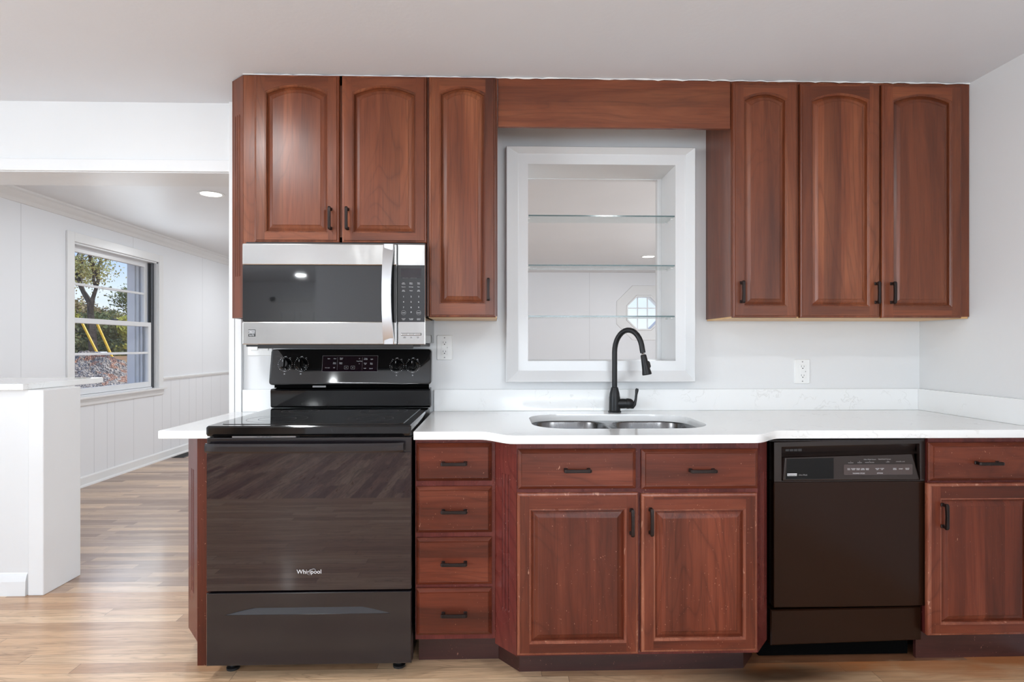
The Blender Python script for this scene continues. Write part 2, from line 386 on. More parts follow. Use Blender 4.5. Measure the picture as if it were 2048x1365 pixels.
def rrect(x0, x1, y0, y1, r, n=6):
    pts = []
    for cx, cy, a in ((x1-r, y1-r, 0), (x0+r, y1-r, 1), (x0+r, y0+r, 2), (x1-r, y0+r, 3)):
        for k in range(n+1):
            t = (a+k/n)*PI/2; pts.append((cx+r*math.cos(t), cy+r*math.sin(t)))
    return pts
def curve_slab(name, outer, holes, z0, z1, mat, parent=None, bevel=0):
    cu = bpy.data.curves.new(name, 'CURVE'); cu.dimensions = '2D'; cu.fill_mode = 'BOTH'; cu.extrude = (z1-z0)/2
    L = parent_loc(parent) if parent else Vector((0, 0, 0))
    for pl in [outer]+holes:
        sp = cu.splines.new('POLY'); sp.points.add(len(pl)-1); sp.use_cyclic_u = True
        for i, p in enumerate(pl): sp.points[i].co = (p[0]-L.x, p[1]-L.y, 0, 1)
    tmp = bpy.data.objects.new('tmp', cu); COL.objects.link(tmp)
    dg = bpy.context.evaluated_depsgraph_get(); me = bpy.data.meshes.new_from_object(tmp.evaluated_get(dg))
    bpy.data.objects.remove(tmp); bpy.data.curves.remove(cu)
    me.transform(Matrix.Translation((0, 0, (z0+z1)/2-L.z)))
    bm = bmesh.new(); bm.from_mesh(me); bmesh.ops.remove_doubles(bm, verts=bm.verts, dist=1e-5); bmesh.ops.recalc_face_normals(bm, faces=bm.faces); bm.to_mesh(me); bm.free()
    me.materials.clear(); me.materials.append(mat)
    o = bpy.data.objects.new(name, me); COL.objects.link(o)
    if parent: o.parent = parent
    if bevel:
        b = o.modifiers.new('bevel', 'BEVEL'); b.width = bevel; b.segments = 3; b.limit_method = 'ANGLE'; b.angle_limit = math.radians(50)
    return o
def lettering(name, items, org, mat, parent, tilt=0.0, thick=.0004):
    """items: (text, u, v, size[, align]) on an upright face looking at -Y; org = point on the face; tilt leans the face back"""
    bm = bmesh.new()
    for it in items:
        s_, u, v, size = it[:4]
        cu = bpy.data.curves.new('t', 'FONT'); cu.body = s_; cu.size = size; cu.align_x = it[4] if len(it) > 4 else 'CENTER'; cu.align_y = 'CENTER'; cu.extrude = thick/2
        cu.space_line = .9; cu.resolution_u = 3
        ob = bpy.data.objects.new('t', cu); COL.objects.link(ob)
        me = bpy.data.meshes.new_from_object(ob.evaluated_get(bpy.context.evaluated_depsgraph_get()))
        bpy.data.objects.remove(ob); bpy.data.curves.remove(cu)
        me.transform(Matrix.Translation((u, v, 0))); bm.from_mesh(me); bpy.data.meshes.remove(me)
    me = bpy.data.meshes.new(name); bm.to_mesh(me); bm.free()
    L = parent_loc(parent)
    me.transform(Matrix.Translation(Vector(org)-L) @ Matrix.Rotation(PI/2-tilt, 4, 'X'))
    me.materials.clear(); me.materials.append(mat)
    o = bpy.data.objects.new(name, me); COL.objects.link(o); o.parent = parent; return o

# ------------------------------------------------------------------ the room
CEIL = 2.40; XR = 2.11; XE = -1.275
struct('floor', MB().box(-4.9, 4.4, -3.3, .115, -.08, 0), M['oak'])
struct('floor_dining', MB().box(-3.6, 4.2, .115, 6.5, -.08, 0), M['vinyl'])
struct('floor_hall', MB().box(-4.9, 4.4, -8.8, -3.3, -.08, 0), M['oak_y'])
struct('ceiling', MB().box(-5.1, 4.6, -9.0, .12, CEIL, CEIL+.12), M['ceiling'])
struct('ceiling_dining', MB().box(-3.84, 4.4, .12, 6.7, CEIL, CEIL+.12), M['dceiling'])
nx0, nx1, nz0, nz1 = .1563, .8717, 1.1583, 2.1065
wb = MB()
wb.box(XE, nx0-.006, 0, .12, 0, CEIL); wb.box(nx1+.014, XR+.15, 0, .12, 0, CEIL); wb.box(nx0-.006, nx1+.014, 0, .12, 0, nz0-.006); wb.box(nx0-.006, nx1+.014, 0, .12, nz1+.014, CEIL)
wb.v = [(a, .2395 if b > .1 else b, c) for a, b, c in wb.v]
wb.box(XR+.15, 4.2, 0, .24, 0, CEIL)
struct('wall_back', wb, M['wall'])
struct('wall_right', MB().box(XR, XR+.15, -3.3, 0, 0, CEIL), M['wall'])
struct('wall_right_return', MB().box(XR+.15, 4.4, -3.3, -3.15, 0, CEIL), M['wall'])
struct('wall_header', MB().box(-4.9, XE, 0, .24, 2.062, CEIL), M['wall'])
struct('trim_1', MB().box(-4.9, XE+.005, -.014, 0, 2.066, 2.122), M['trim'], bevel=.002)
# opening casing at the left end of the kitchen wall
cs = MB(); cs.box(XE, -1.249, -.022, 0, 0, 2.40); cs.box(-1.245, -1.214, -.026, 0, 0, 2.40)
struct('trim_2', cs, M['trim'], bevel=.003)
# half wall and post
struct('wall_peninsula', MB().box(-4.9, -2.30, .10, .345, 0, 1.013), M['wall'])
struct('trim_3', MB().box(-2.30, -2.225, .088, .35, 0, 1.013), M['trim'], bevel=.004)
struct('baseboard_peninsula', MB().prism([(.10, 0), (.084, 0), (.086, .07), (.092, .095), (.0985, .105), (.10, .11)], 0, -4.9, -2.31), M['trim'])
# far room behind the camera (seen in the mirror and the shiny fronts)
lw = MB(); lw.box(-5.1, -4.9, -8.8, -5.8, 0, CEIL); lw.box(-5.1, -4.9, -2.2, .24, 0, CEIL); lw.box(-5.1, -4.9, -5.8, -2.2, 0, .4); lw.box(-5.1, -4.9, -5.8, -2.2, 2.1, CEIL)
struct('wall_left', lw, M['wall'])
YB = -6.2
bw = MB()
bw.box(-2.35, 0, YB-.2, YB, 0, CEIL); bw.box(2.2, 4.4, YB-.2, YB, 0, CEIL)
bw.box(0, 2.2, YB-.2, YB, 0, .55); bw.box(0, 2.2, YB-.2, YB, 2.05, CEIL)
struct('wall_hall', bw, M['wall_far'])
# unseen windows invented to carry the added fill lamps
def fill_window(name, axis, a0, a1, z0, z1, c0, c1, nm=2):
    f = MB()
    def bx(a, b, z, zz, lo, hi):
        if axis == 0: f.box(lo, hi, a, b, z, zz)
        else: f.box(a, b, lo, hi, z, zz)
    w = .07
    bx(a0, a0+w, z0, z1, c0, c1); bx(a1-w, a1, z0, z1, c0, c1); bx(a0, a1, z0, z0+w, c0, c1); bx(a0, a1, z1-w, z1, c0, c1)
    for k in range(1, nm+1):
        a = a0+(a1-a0)*k/(nm+1); bx(a-.03, a+.03, z0, z1, c0, c1)
    return struct(name, f, M['trim'])
fill_window('fill_window_4', 0, -5.8, -2.2, .4, 2.1, -5.06, -4.94)
fill_window('fill_window_5', 1, 0, 2.2, .55, 2.05, YB-.16, YB-.04)
fill_window('fill_window_6', 0, -5.8, -4.0, .5, 2.1, 4.44, 4.52, 1)
struct('wall_jog', MB().box(-2.5, -2.35, -8.8, YB-.0, 0, CEIL), M['wall_far'])
struct('wall_entry', MB().box(-5.1, -2.35, -9.0, -8.8, 0, CEIL), M['wall_far'])
rw = MB(); rw.box(4.4, 4.6, YB-.2, -5.8, 0, CEIL); rw.box(4.4, 4.6, -4.0, -3.15, 0, CEIL); rw.box(4.4, 4.6, -5.8, -4.0, 0, .5); rw.box(4.4, 4.6, -5.8, -4.0, 2.1, CEIL)
struct('wall_far_right', rw, M['wall_far'])
dr = MB(); dr.box(-4.0, -3.2, -8.8, -8.765, 0, 2.03)
d1 = struct('door_1', dr, M['trim'])
q = MB()
for z0_, z1_ in ((.25, .95), (1.1, 1.85)):
    for a_, b_ in ((-3.9, -3.64), (-3.56, -3.3)):
        q.rings([[(a_, -8.765, z0_), (b_, -8.765, z0_), (b_, -8.765, z1_), (a_, -8.765, z1_)], [(a_+.02, -8.752, z0_+.02), (b_-.02, -8.752, z0_+.02), (b_-.02, -8.752, z1_-.02), (a_+.02, -8.752, z1_-.02)]], 0, False, True)
q.build('door_panels', M['trim'], d1)
MB().lathe([(.012, 0), (.012, .03), (.028, .04), (.03, .06), (.02, .075)], (-3.26, -8.765, .95), (0, 1, 0)).build('door_knob', M['chrome'], d1, smooth=True)
fr = MB(); fr.box(-4.1, -4.005, -8.8, -8.78, 0, 2.12); fr.box(-3.195, -3.1, -8.8, -8.78, 0, 2.12); fr.box(-4.1, -3.1, -8.8, -8.78, 2.035, 2.13)
struct('trim_4', fr, M['trim'])

# niche casing: sloping frame round the recess
def rc(x0, x1, z0, z1, y): return [(x0, y, z0), (x1, y, z0), (x1, y, z1), (x0, y, z1)]
nc = MB(); ix0, ix1, iz0, iz1 = nx0+.0015, nx1+.0078, nz0-.001, nz1+.0078
nc.rings([rc(.052, .968, 1.056, 2.190, 0), rc(.050, .966, 1.055, 2.189, -.056), rc(.054, .962, 1.059, 2.185, -.062),
          rc(.1090, .9285, 1.109, 2.164, -.024), rc(.1090, .9285, 1.109, 2.164, -.0205), rc(.112, .9255, 1.112, 2.161, -.020),
          rc(ix0, ix1, iz0, iz1, -.020), rc(ix0, ix1, iz0, iz1, .225), rc(ix0+.003, ix1-.022, iz0+.002, iz1-.004, .225), rc(ix0+.003, ix1-.022, iz0+.002, iz1-.004, .262),
          rc(nx0-.06, nx1+.06, nz0-.06, nz1+.06, .262), rc(nx0-.06, nx1+.06, nz0-.06, nz1+.06, .241)])
struct('trim_5', nc, M['trim'])
for i, z in enumerate((1.862, 1.620, 1.372)):
    x0, x1 = nx0+.004, nx1+.005
    s_ = thing('glass_shelf', ((x0+x1)/2, .06, z), ('top', 'middle', 'bottom')[i]+' one of three clear glass shelves in the white opening', 'shelf', 'glass shelves in the opening')
    MB().box(x0, x1, -.013, .140, z, z+.006).build('pane', M['shelf_glass'], s_)
    MB().box(x0, x1, -.0155, -.0131, z, z+.006).build('polished_edge', M['shelf_edge'], s_)['label'] = 'dark green front edge of the glass'
    for xx, sg in ((ix1-.0005, -1), (ix0+.0005, 1)):
        for yy in (.02, .12): MB().tube([(xx, yy, z-.004), (xx+sg*.012, yy, z-.004)], .0035, 8).build('shelf_pin', M['plate'], s_)

# ------------------------------------------------------------------ dining room
XL = -3.6
hy0, hy1, hz0, hz1 = 2.25, 3.51, .785, 2.12
dw = MB()
dw.box(XL-.22, XL, -.0, hy0, 0, CEIL); dw.box(XL-.22, XL, hy1, 6.7, 0, CEIL); dw.box(XL-.22, XL, hy0, hy1, 0, hz0); dw.box(XL-.22, XL, hy0, hy1, hz1, CEIL)
dw.v = [(a, max(b, .24), c) for a, b, c in dw.v]
struct('wall_dining_left', dw, M['panelled'])
YD_ = 6.5; ox, oz = 2.37, 1.757; fw = MB()
def octo(r): return [(ox+r*math.cos(PI/8+k*PI/4), oz+r*math.sin(PI/8+k*PI/4)) for k in range(8)]
def P3(l, y): return [(p[0], y, p[1]) for p in l]
fw.box(XL, ox-.4, YD_, YD_+.2, 0, CEIL); fw.box(ox+.4, 4.4, YD_, YD_+.2, 0, CEIL)
fw.box(ox-.4, ox+.4, YD_, YD_+.2, 0, oz-.4); fw.box(ox-.4, ox+.4, YD_, YD_+.2, oz+.4, CEIL)
sq = []
for k in range(8):
    a = PI/8+k*PI/4; c_, s_ = math.cos(a), math.sin(a); q = max(abs(c_), abs(s_)); sq.append((ox+.4*c_/q, oz+.4*s_/q))
oc = octo(.276)
fw.rings([P3(sq, YD_), P3(oc, YD_), P3(oc, YD_+.2), P3(sq, YD_+.2)])
for sx in (-1, 1):
    for sz in (-1, 1):
        t8 = math.tan(PI/8)
        fw.prism([(ox+sx*.4, oz+sz*.4*t8), (ox+sx*.4, oz+sz*.4), (ox+sx*.4*t8, oz+sz*.4)], 1, YD_, YD_+.2)
struct('wall_dining_far', fw, M['panelled_far'])
oct_t = MB(); oct_t.rings([P3(octo(.278), YD_+.02), P3(octo(.278), YD_-.022), P3(octo(.30), YD_-.022), P3(octo(.31), YD_-.012), P3(octo(.47), YD_-.012), P3(octo(.475), YD_)])
w3 = struct('window_3', oct_t, M['trim'])
for dx in (-.08, .08): MB().box(ox+dx-.008, ox+dx+.008, YD_+.07, YD_+.09, oz-.25, oz+.25).build('muntin', M['trim'], w3)
for dz in (-.08, .08): MB().box(ox-.25, ox+.25, YD_+.068, YD_+.088, oz+dz-.008, oz+dz+.008).build('muntin', M['trim'], w3)
MB().prism(octo(.276), 1, YD_+.092, YD_+.096).build('pane', M['pane'], w3)
fill_window('fill_window_7', 0, .8, 3.4, .55, 2.15, 4.24, 4.36)  # invented window on the unseen wall, frames the dining fill lamp
rd = MB(); rd.box(4.2, 4.4, .24, .8, 0, CEIL); rd.box(4.2, 4.4, 3.4, YD_, 0, CEIL); rd.box(4.2, 4.4, .8, 3.4, 0, .55); rd.box(4.2, 4.4, .8, 3.4, 2.15, CEIL)
struct('wall_dining_right', rd, M['wall_far'])
struct('baseboard_far', MB().box(XL+.03, 4.2, YD_-.014, YD_, 0, .09), M['trim'])
struct('baseboard_left', MB().prism([(XL, 0), (XL+.028, 0), (XL+.026, .012), (XL+.014, .02), (XL+.013, .078), (XL+.006, .09), (XL, .09)], 1, .24, 6.5), M['trim'])
struct('trim_6', MB().prism([(XL, CEIL), (XL+.095, CEIL), (XL+.09, CEIL-.014), (XL+.07, CEIL-.022), (XL+.05, CEIL-.045), (XL+.03, CEIL-.062), (XL+.012, CEIL-.085), (XL, CEIL-.088)], 1, .24, 6.5), M['trim'])
cr = MB()
for a, b in ((.24, 2.165), (3.592, 6.5)):
    cr.prism([(XL, .852), (XL+.008, .852), (XL+.01, .862), (XL+.016, .866), (XL+.02, .884), (XL+.012, .892), (XL, .892)], 1, a, b)
struct('trim_7', cr, M['trim'])
# the double hung window
cz = MB()
cz.box(XL, XL+.018, 2.165, hy0, .785, 2.20); cz.box(XL, XL+.018, hy1, 3.592, .785, 2.20); cz.box(XL, XL+.018, hy0, hy1, hz1, 2.20)
w1 = struct('window_1', cz, M['trim'], bevel=.003)
MB().box(XL-.03, XL+.045, 2.14, 3.62, .765, .786).build('window_sill', M['trim'], w1, bevel=.004)
MB().prism([(XL, .765), (XL+.018, .765), (XL+.014, .71), (XL+.006, .702), (XL, .702)], 1, 2.16, 3.60).build('apron', M['trim'], w1)
j = MB(); j.box(XL-.22, XL, hy0, hy0+.015, hz0, hz1); j.box(XL-.22, XL, hy1-.015, hy1, hz0, hz1); j.box(XL-.22, XL, hy0, hy1, hz1-.015, hz1); j.box(XL-.22, XL-.03, hy0, hy1, hz0-.01, hz0+.012)
j.build('window_jamb', M['sash'], w1)
tr = MB(); tr.box(XL-.075, XL-.06, hy1-.045, hy1-.015, hz0, hz1-.015); tr.box(XL-.035, XL-.028, hy1-.05, hy1-.015, hz0, hz1-.015)
tr.box(XL-.075, XL-.06, hy0+.015, hy0+.045, hz0, hz1-.015)
tr.build('sash_track', M['track'], w1)['label'] = 'dark metal sash track'
def sash(xc, z0, z1, zm, top=.05, bot=.05):
    f = MB(); a, b = hy0+.02, hy1-.055
    f.box(xc-.016, xc+.016, a, a+.05, z0, z1); f.box(xc-.016, xc+.016, b-.05, b, z0, z1)
    f.box(xc-.016, xc+.016, a+.05, b-.05, z0, z0+bot); f.box(xc-.016, xc+.016, a+.05, b-.05, z1-top, z1); f.box(xc-.011, xc+.011, a+.05, b-.05, zm-.011, zm+.011)
    s_ = f.build('sash', M['sash'], w1, bevel=.002)
    MB().box(xc-.002, xc+.002, a+.05, b-.05, z0+bot, z1-top).build('pane', M['pane'], s_)
sash(XL-.05, .80, 1.475, 1.157, .045, .055); sash(XL-.09, 1.43, 2.105, 1.775, .05, .045)
lk = MB().box(XL-.05, XL-.028, 2.84, 2.90, 1.475, 1.490); lk.build('sash_lock', M['track'], w1, bevel=.003)
ej = MB(); ej.box(XL-.30, XL-.221, hy1-.03, hy1+.08, hz0-.05, hz1+.08); ej.box(XL-.30, XL-.221, hy0-.08, hy0+.03, hz0-.05, hz1+.08); ej.box(XL-.30, XL-.221, hy0-.08, hy1+.08, hz1, hz1+.08); ej.box(XL-.32, XL-.221, hy0-.08, hy1+.08, hz0-.06, hz0)
ej.box(XL-.15, XL-.135, hy1-.045, hy1-.016, hz0, hz1-.015); ej.box(XL-.19, XL-.175, hy1-.04, hy1-.016, hz0, hz1-.015)
ej.build('outer_casing', M['ext_white'], w1)
# downlights
def downlight(x, y, watt, label, r=.075):
    t_ = thing('recessed_light', (x, y, CEIL), label, 'ceiling light')
    MB().lathe([(r, 0), (r+.022, 0), (r+.024, -.004), (r+.01, -.007), (r, -.004), (r, 0)], (x, y, CEIL), (0, 0, 1), 40, caps=False).build('trim_ring', M['plate'], t_, smooth=True)
    MB().lathe([(.001, -.0025), (r-.001, -.003), (r-.001, -.001), (.001, -.001)], (x, y, CEIL), (0, 0, 1), 40).build('lens', M['lamp'], t_)
    l = bpy.data.lights.new('lamp', 'AREA'); l.shape = 'DISK'; l.size = r*2; l.energy = watt; l.color = (.93, .975, 1)
    lo = bpy.data.objects.new('lamp', l); lo.location = (0, 0, -.012); COL.objects.link(lo); lo.parent = t_
    return t_
downlight(-2.187, 1.72, 14, 'glowing round recessed ceiling light in the dining room beyond the wide opening')
downlight(2.0, 4.79, 14, 'glowing round recessed ceiling light seen through the shelved opening above the sink')
downlight(-2.4, 4.6, 20, 'added unseen recessed ceiling light brightening the dining room left wall')  # extra lamp out of view, added to lift the dining left wall
downlight(-1.26, -1.24, 13, 'round recessed kitchen ceiling light in front of the microwave wall')
downlight(.95, -2.2, 11, 'added unseen recessed kitchen ceiling light brightening the right side wall')  # lamp put in above the frame to brighten the right wall
downlight(-3.2, -7.7, 16, 'round recessed ceiling light seen reflected in the microwave glass')
downlight(-1.0, -4.2, 14, 'added unseen recessed ceiling light behind the camera for fill')  # added fill lamp, no fixture visible here
# floor register
vt = thing('floor_vent', (-3.50, 3.85, 0), 'dark metal floor vent beside the dining room baseboard', 'vent')
MB().box(-3.555, -3.42, 3.70, 4.02, 0, .005).build('frame', M['track'], vt, bevel=.001)
sl_ = MB()
for k in range(12): sl_.box(-3.54, -3.435, 3.715+k*.0245, 3.729+k*.0245, .0051, .0075)
sl_.build('louvres', M['black_matte'], vt)

# ------------------------------------------------------------------ counters
def smooth(t): return t*t*(3-2*t)
out = [(-.302, -.697), (-.06, -.700)]
for k in range(1, 11): t_ = k/10; out.append((-.06+.125*t_, -.700-.100*smooth(t_)))
out += [(.3, -.803), (.7, -.803)]
for k in range(0, 11): t_ = k/10; out.append((.925+.14*t_, -.803+.098*smooth(t_)))
out += [(1.6, -.708), (XR-.002, -.712), (XR-.002, -.001), (-.302, -.001)]
hole = []
for p in rrect(.147, .853, -.637, -.155, .15, 10):
    x, y = p
    if y > -.4 and x > .5: y -= .022*smooth(min(1, (x-.5)/.08))
    hole.append((x, y))
ct = curve_slab('countertop', out, [hole], .884, .914, M['quartz'], None, .0025)
tag(ct, 'long white quartz countertop with a bumped-out front around the sink', 'countertop')
ct2 = MB().box(-1.255, -1.064, -.65, -.001, .884, .914).build('countertop', M['quartz'], bevel=.0025)
tag(ct2, 'short white quartz countertop piece left of the black range', 'countertop')
bar = MB().box(-4.88, -2.305, .065, .655, 1.014, 1.045).build('countertop', M['quartz'], bevel=.0025)
tag(bar, 'white quartz bar top on the half wall by the dining room', 'countertop')
tag(MB().box(-.297, XR-.022, -.021, -.001, .9142, 1.018).build('backsplash', M['quartz'], bevel=.0015), 'long low white quartz backsplash behind the sink', 'backsplash')
tag(MB().box(XR-.0215, XR-.001, -.71, -.001, .9142, 1.018).build('backsplash', M['quartz'], bevel=.0015), 'white quartz backsplash along the right side wall', 'backsplash')
tag(MB().box(-1.212, -1.064, -.021, -.001, .9142, 1.020).build('backsplash', M['quartz'], bevel=.0015), 'short white quartz backsplash in the corner left of the range', 'backsplash')

# ------------------------------------------------------------------ sink and tap
sk = thing('kitchen_sink', (.5, -.40, .70), 'undermount double bowl stainless steel sink set in the white countertop', 'sink')
def bowl(x0, x1, y0, y1, r):
    b = MB(); R = []
    for ins, z in ((-.012, .8835), (0, .8835), (.004, .878), (.010, .80), (.016, .735), (.028, .712), (.055, .703)):
        rr = max(.03, r-ins*.6); R.append([(p[0], p[1], z) for p in rrect(x0+ins, x1-ins, y0+ins, y1-ins, rr, 8)])
    b.rings(R, 0, False, True); o = b.build('basin', M['sink'], sk, smooth=True, angle=60)
    so_ = o.modifiers.new('shell', 'SOLIDIFY'); so_.thickness = .0015; so_.offset = -1
    cx, cy = (x0+x1)/2, (y0+y1)/2
    MB().lathe([(.045, 0), (.045, .003), (.038, .004), (.034, -.001), (.002, -.001)], (cx, cy, .7035), (0, 0, 1)).build('drain', M['chrome'], sk, smooth=True)
bowl(.160, .487, -.626, -.166, .11); bowl(.513, .842, -.626, -.188, .10)
fl = curve_slab('flange', rrect(.13, .872, -.655, -.135, .12, 8), [rrect(.160, .487, -.626, -.166, .11, 8), rrect(.513, .842, -.626, -.188, .10, 8)], .8815, .8838, M['sink'], sk)

fa = thing('faucet', (.567, -.085, .914), 'matte black pull-down gooseneck faucet behind the double sink', 'faucet')
fx, fy = .567, -.085
MB().lathe([(.031, 0), (.031, .005), (.027, .009), (.0265, .03), (.026, .07), (.0235, .09), (.018, .112), (.016, .119), (.0135, .120)], (fx, fy, .914), (0, 0, 1), 28).build('body', M['faucet'], fa, smooth=True)
dirx, diry = .72, -.69     # the spout swings right and forward
dn = math.hypot(dirx, diry); dirx /= dn; diry /= dn
path = [(fx, fy, 1.03), (fx, fy, 1.10), (fx, fy, 1.17), (fx, fy, 1.20)]
Rr = .0745
for k in range(1, 17):
    a = PI*.96*k/16
    u = Rr*(1-math.cos(a)); h = 1.20+Rr*1.40*math.sin(a)
    path.append((fx+dirx*u, fy+diry*u, h))
l0 = Vector(path[-2]); l1 = Vector(path[-1]); dd = (l1-l0).normalized()
dd = (dd*.9+Vector((dirx*.06, diry*.06, -.05))).normalized()
path.append(tuple(l1+dd*.015))
MB().tube(path, .0125, 18).build('spout', M['faucet'], fa, smooth=True)
e0 = Vector(path[-1])
MB().lathe([(.0085, -.002), (.0095, .001), (.0085, .003), (.0095, .005), (.0085, .009)], e0, dd, 20).build('collar', M['chrome'], fa, smooth=True)
h0 = e0+dd*.009
hd = MB().lathe([(.0115, 0), (.0135, .004), (.015, .03), (.0185, .07), (.0215, .086), (.0215, .092), (.019, .0935), (.017, .090), (.002, .090)], h0, dd, 24).build('spray_head', M['faucet'], fa, smooth=True)
side = dd.cross(Vector((0, 1, 0))).normalized(); side = -side if side.x < 0 else side
bm_ = MB(); bm_.tube([h0+dd*.032+side*.0145, h0+dd*.040+side*.0175, h0+dd*.058+side*.0185, h0+dd*.064+side*.017], [.004, .006, .006, .003], 10); bm_.build('button', M['black_matte'], hd, smooth=True)
nz_ = MB()
for k in range(10): a = k*PI/5; u_ = side; w_ = dd.cross(side); nz_.lathe([(.0016, 0), (.001, .003)], h0+dd*.0895+(u_*math.cos(a)+w_*math.sin(a))*.011, dd, 6)
nz_.build('nozzle', M['mark_dim'], hd)
MB().lathe([(.023, 0), (.0235, .03), (.0225, .044), (.0245, .0445), (.025, .052), (.0225, .066), (.016, .075), (.004, .078)], (fx+.012, fy, .955), (1, -.12, .02), 24).build('valve_housing', M['faucet'], fa, smooth=True)
hp = [(fx+.073, fy-.010, .938), (fx+.082, fy-.011, .940), (fx+.092, fy-.012, .952), (fx+.098, fy-.012, .975), (fx+.101, fy-.012, 1.000), (fx+.104, fy-.012, 1.020), (fx+.106, fy-.012, 1.028)]
MB().tube(hp, [.006, .010, .0085, .006, .006, .0085, .006], 12).build('lever', M['faucet'], fa, smooth=True)

# ------------------------------------------------------------------ cabinet joinery
def pull(parent, x, z, y, vertical, L=.098):
    """bar pull: square bar on two posts; y = face it sits on"""
    b = MB(); h = L/2
    def P(a, w, d): return (x+w, y-d, z+a) if vertical else (x+a, y-d, z+w)
    for s_ in (-1, 1):
        c = s_*(h-.008)
        b.rings([[P(c+da, w, 0) for da, w in ((-.0065, -.0065), (.0065, -.0065), (.0065, .0065), (-.0065, .0065))],
                 [P(c+da, w, .003) for da, w in ((-.0065, -.0065), (.0065, -.0065), (.0065, .0065), (-.0065, .0065))],
                 [P(c+da, w, .006) for da, w in ((-.0045, -.0045), (.0045, -.0045), (.0045, .0045), (-.0045, .0045))],
                 [P(c+da, w, .022) for da, w in ((-.005, -.0055), (.005, -.0055), (.005, .0055), (-.005, .0055))]], 0, True, True)
    R = []
    for a, w, d0, d1 in ((-h, .0045, .020, .027), (-h+.006, .0062, .019, .030), (-h+.02, .0058, .021, .031), (0, .0055, .022, .0315), (h-.02, .0058, .021, .031), (h-.006, .0062, .019, .030), (h, .0045, .020, .027)):
        R.append([P(a, -w, d0), P(a, w, d0), P(a, w, d1), P(a, -w, d1)])
    b.rings(R, 0, True, True)
    return b.build('handle', M['bronze'], parent, bevel=.0012)
NA = 18
def aloop(x0, x1, z0, zs, rise, y, ins=0.0):
    """opening with an arched head; ins shrinks it"""
    a, b, c = x0+ins, x1-ins, z0+ins
    pts = [(a, y, c), (b, y, c)]
    for k in range(NA+1):
        t_ = k/NA; x = b+(a-b)*t_; s_ = 1-(2*t_-1)**2
        pts.append((x, y, zs-ins+rise*s_))
    return pts
def oloop(x0, x1, z0, z1, y, ins, ax0=None, ax1=None):
    a, b, c, d = x0+ins, x1-ins, z0+ins, z1-ins
    return [(a, y, c), (b, y, c)]+[(b+(a-b)*k/NA, y, d) for k in range(NA+1)]
def panel_door(parent, x0, x1, z0, z1, yb, rise, st, top, bot, kind, hx=None, hz=None, name='door'):
    """framed raised-panel door. yb = back plane, door is 19 mm thick towards -Y"""
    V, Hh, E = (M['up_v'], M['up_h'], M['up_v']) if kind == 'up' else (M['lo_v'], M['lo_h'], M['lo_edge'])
    T = .020; yf = yb-T
    b = MB(); ox0, ox1, oz0, zs = x0+st, x1-st, z0+bot, z1-top-rise
    # outer moulded edge
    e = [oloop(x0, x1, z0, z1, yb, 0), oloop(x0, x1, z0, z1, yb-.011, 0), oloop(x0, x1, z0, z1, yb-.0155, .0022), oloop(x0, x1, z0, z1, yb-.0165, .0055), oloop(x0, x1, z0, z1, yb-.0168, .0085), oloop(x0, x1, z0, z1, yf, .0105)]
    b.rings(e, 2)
    i_ = .0105
    # stiles and rails in their own grain
    def quad(a, c, z, w, m): b.add([(a, yf, z), (c, yf, z), (c, yf, w), (a, yf, w)], [(0, 1, 2, 3)], m)
    quad(x0+i_, ox0, z0+i_, z1-i_, 0); quad(ox1, x1-i_, z0+i_, z1-i_, 0); quad(ox0, ox1, z0+i_, oz0, 1)
    al = aloop(ox0, ox1, oz0, zs, rise, yf)
    for k in range(NA):
        p, q_ = al[2+k], al[3+k]
        b.add([p, (p[0], yf, z1-i_), (q_[0], yf, z1-i_), q_], [(0, 1, 2, 3)], 1)
    # inner bead
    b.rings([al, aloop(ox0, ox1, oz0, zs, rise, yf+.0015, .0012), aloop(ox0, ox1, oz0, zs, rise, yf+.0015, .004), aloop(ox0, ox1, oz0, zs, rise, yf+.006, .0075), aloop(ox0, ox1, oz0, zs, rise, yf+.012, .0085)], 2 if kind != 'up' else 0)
    d = b.build(name, [V, Hh, E], parent)
    p = MB()
    p.rings([aloop(ox0, ox1, oz0, zs, rise, yf+.0125, .0075), aloop(ox0, ox1, oz0, zs, rise, yf+.0120, .0105), aloop(ox0, ox1, oz0, zs, rise*.97, yf+.0065, .020), aloop(ox0, ox1, oz0, zs, rise*.95, yf+.003, .031), aloop(ox0, ox1, oz0, zs, rise*.95, yf+.0012, .0335)], 0, False, True)
    p.build('panel', V, d)
    if hx is not None: pull(d, hx, hz, yf, True)
    return d
def drawer_front(parent, x0, x1, z0, z1, yb, hx, hz, tilt=0):
    b = MB(); T = .020
    def o(ins, y): return [(x0+ins, y, z0+ins), (x1-ins, y, z0+ins), (x1-ins, y, z1-ins), (x0+ins, y, z1-ins)]
    b.rings([o(0, yb), o(0, yb-.008), o(.0025, yb-.0105), o(.012, yb-.0175), o(.0135, yb-.0172), o(.0145, yb-T)], 0, False, True, ms=[0, 1, 1, 1, 0, 0])
    d = b.build('drawer', [M['lo_h'], M['lo_h']], parent)
    h = pull(d, hx, hz, yb-T, False)
    return d
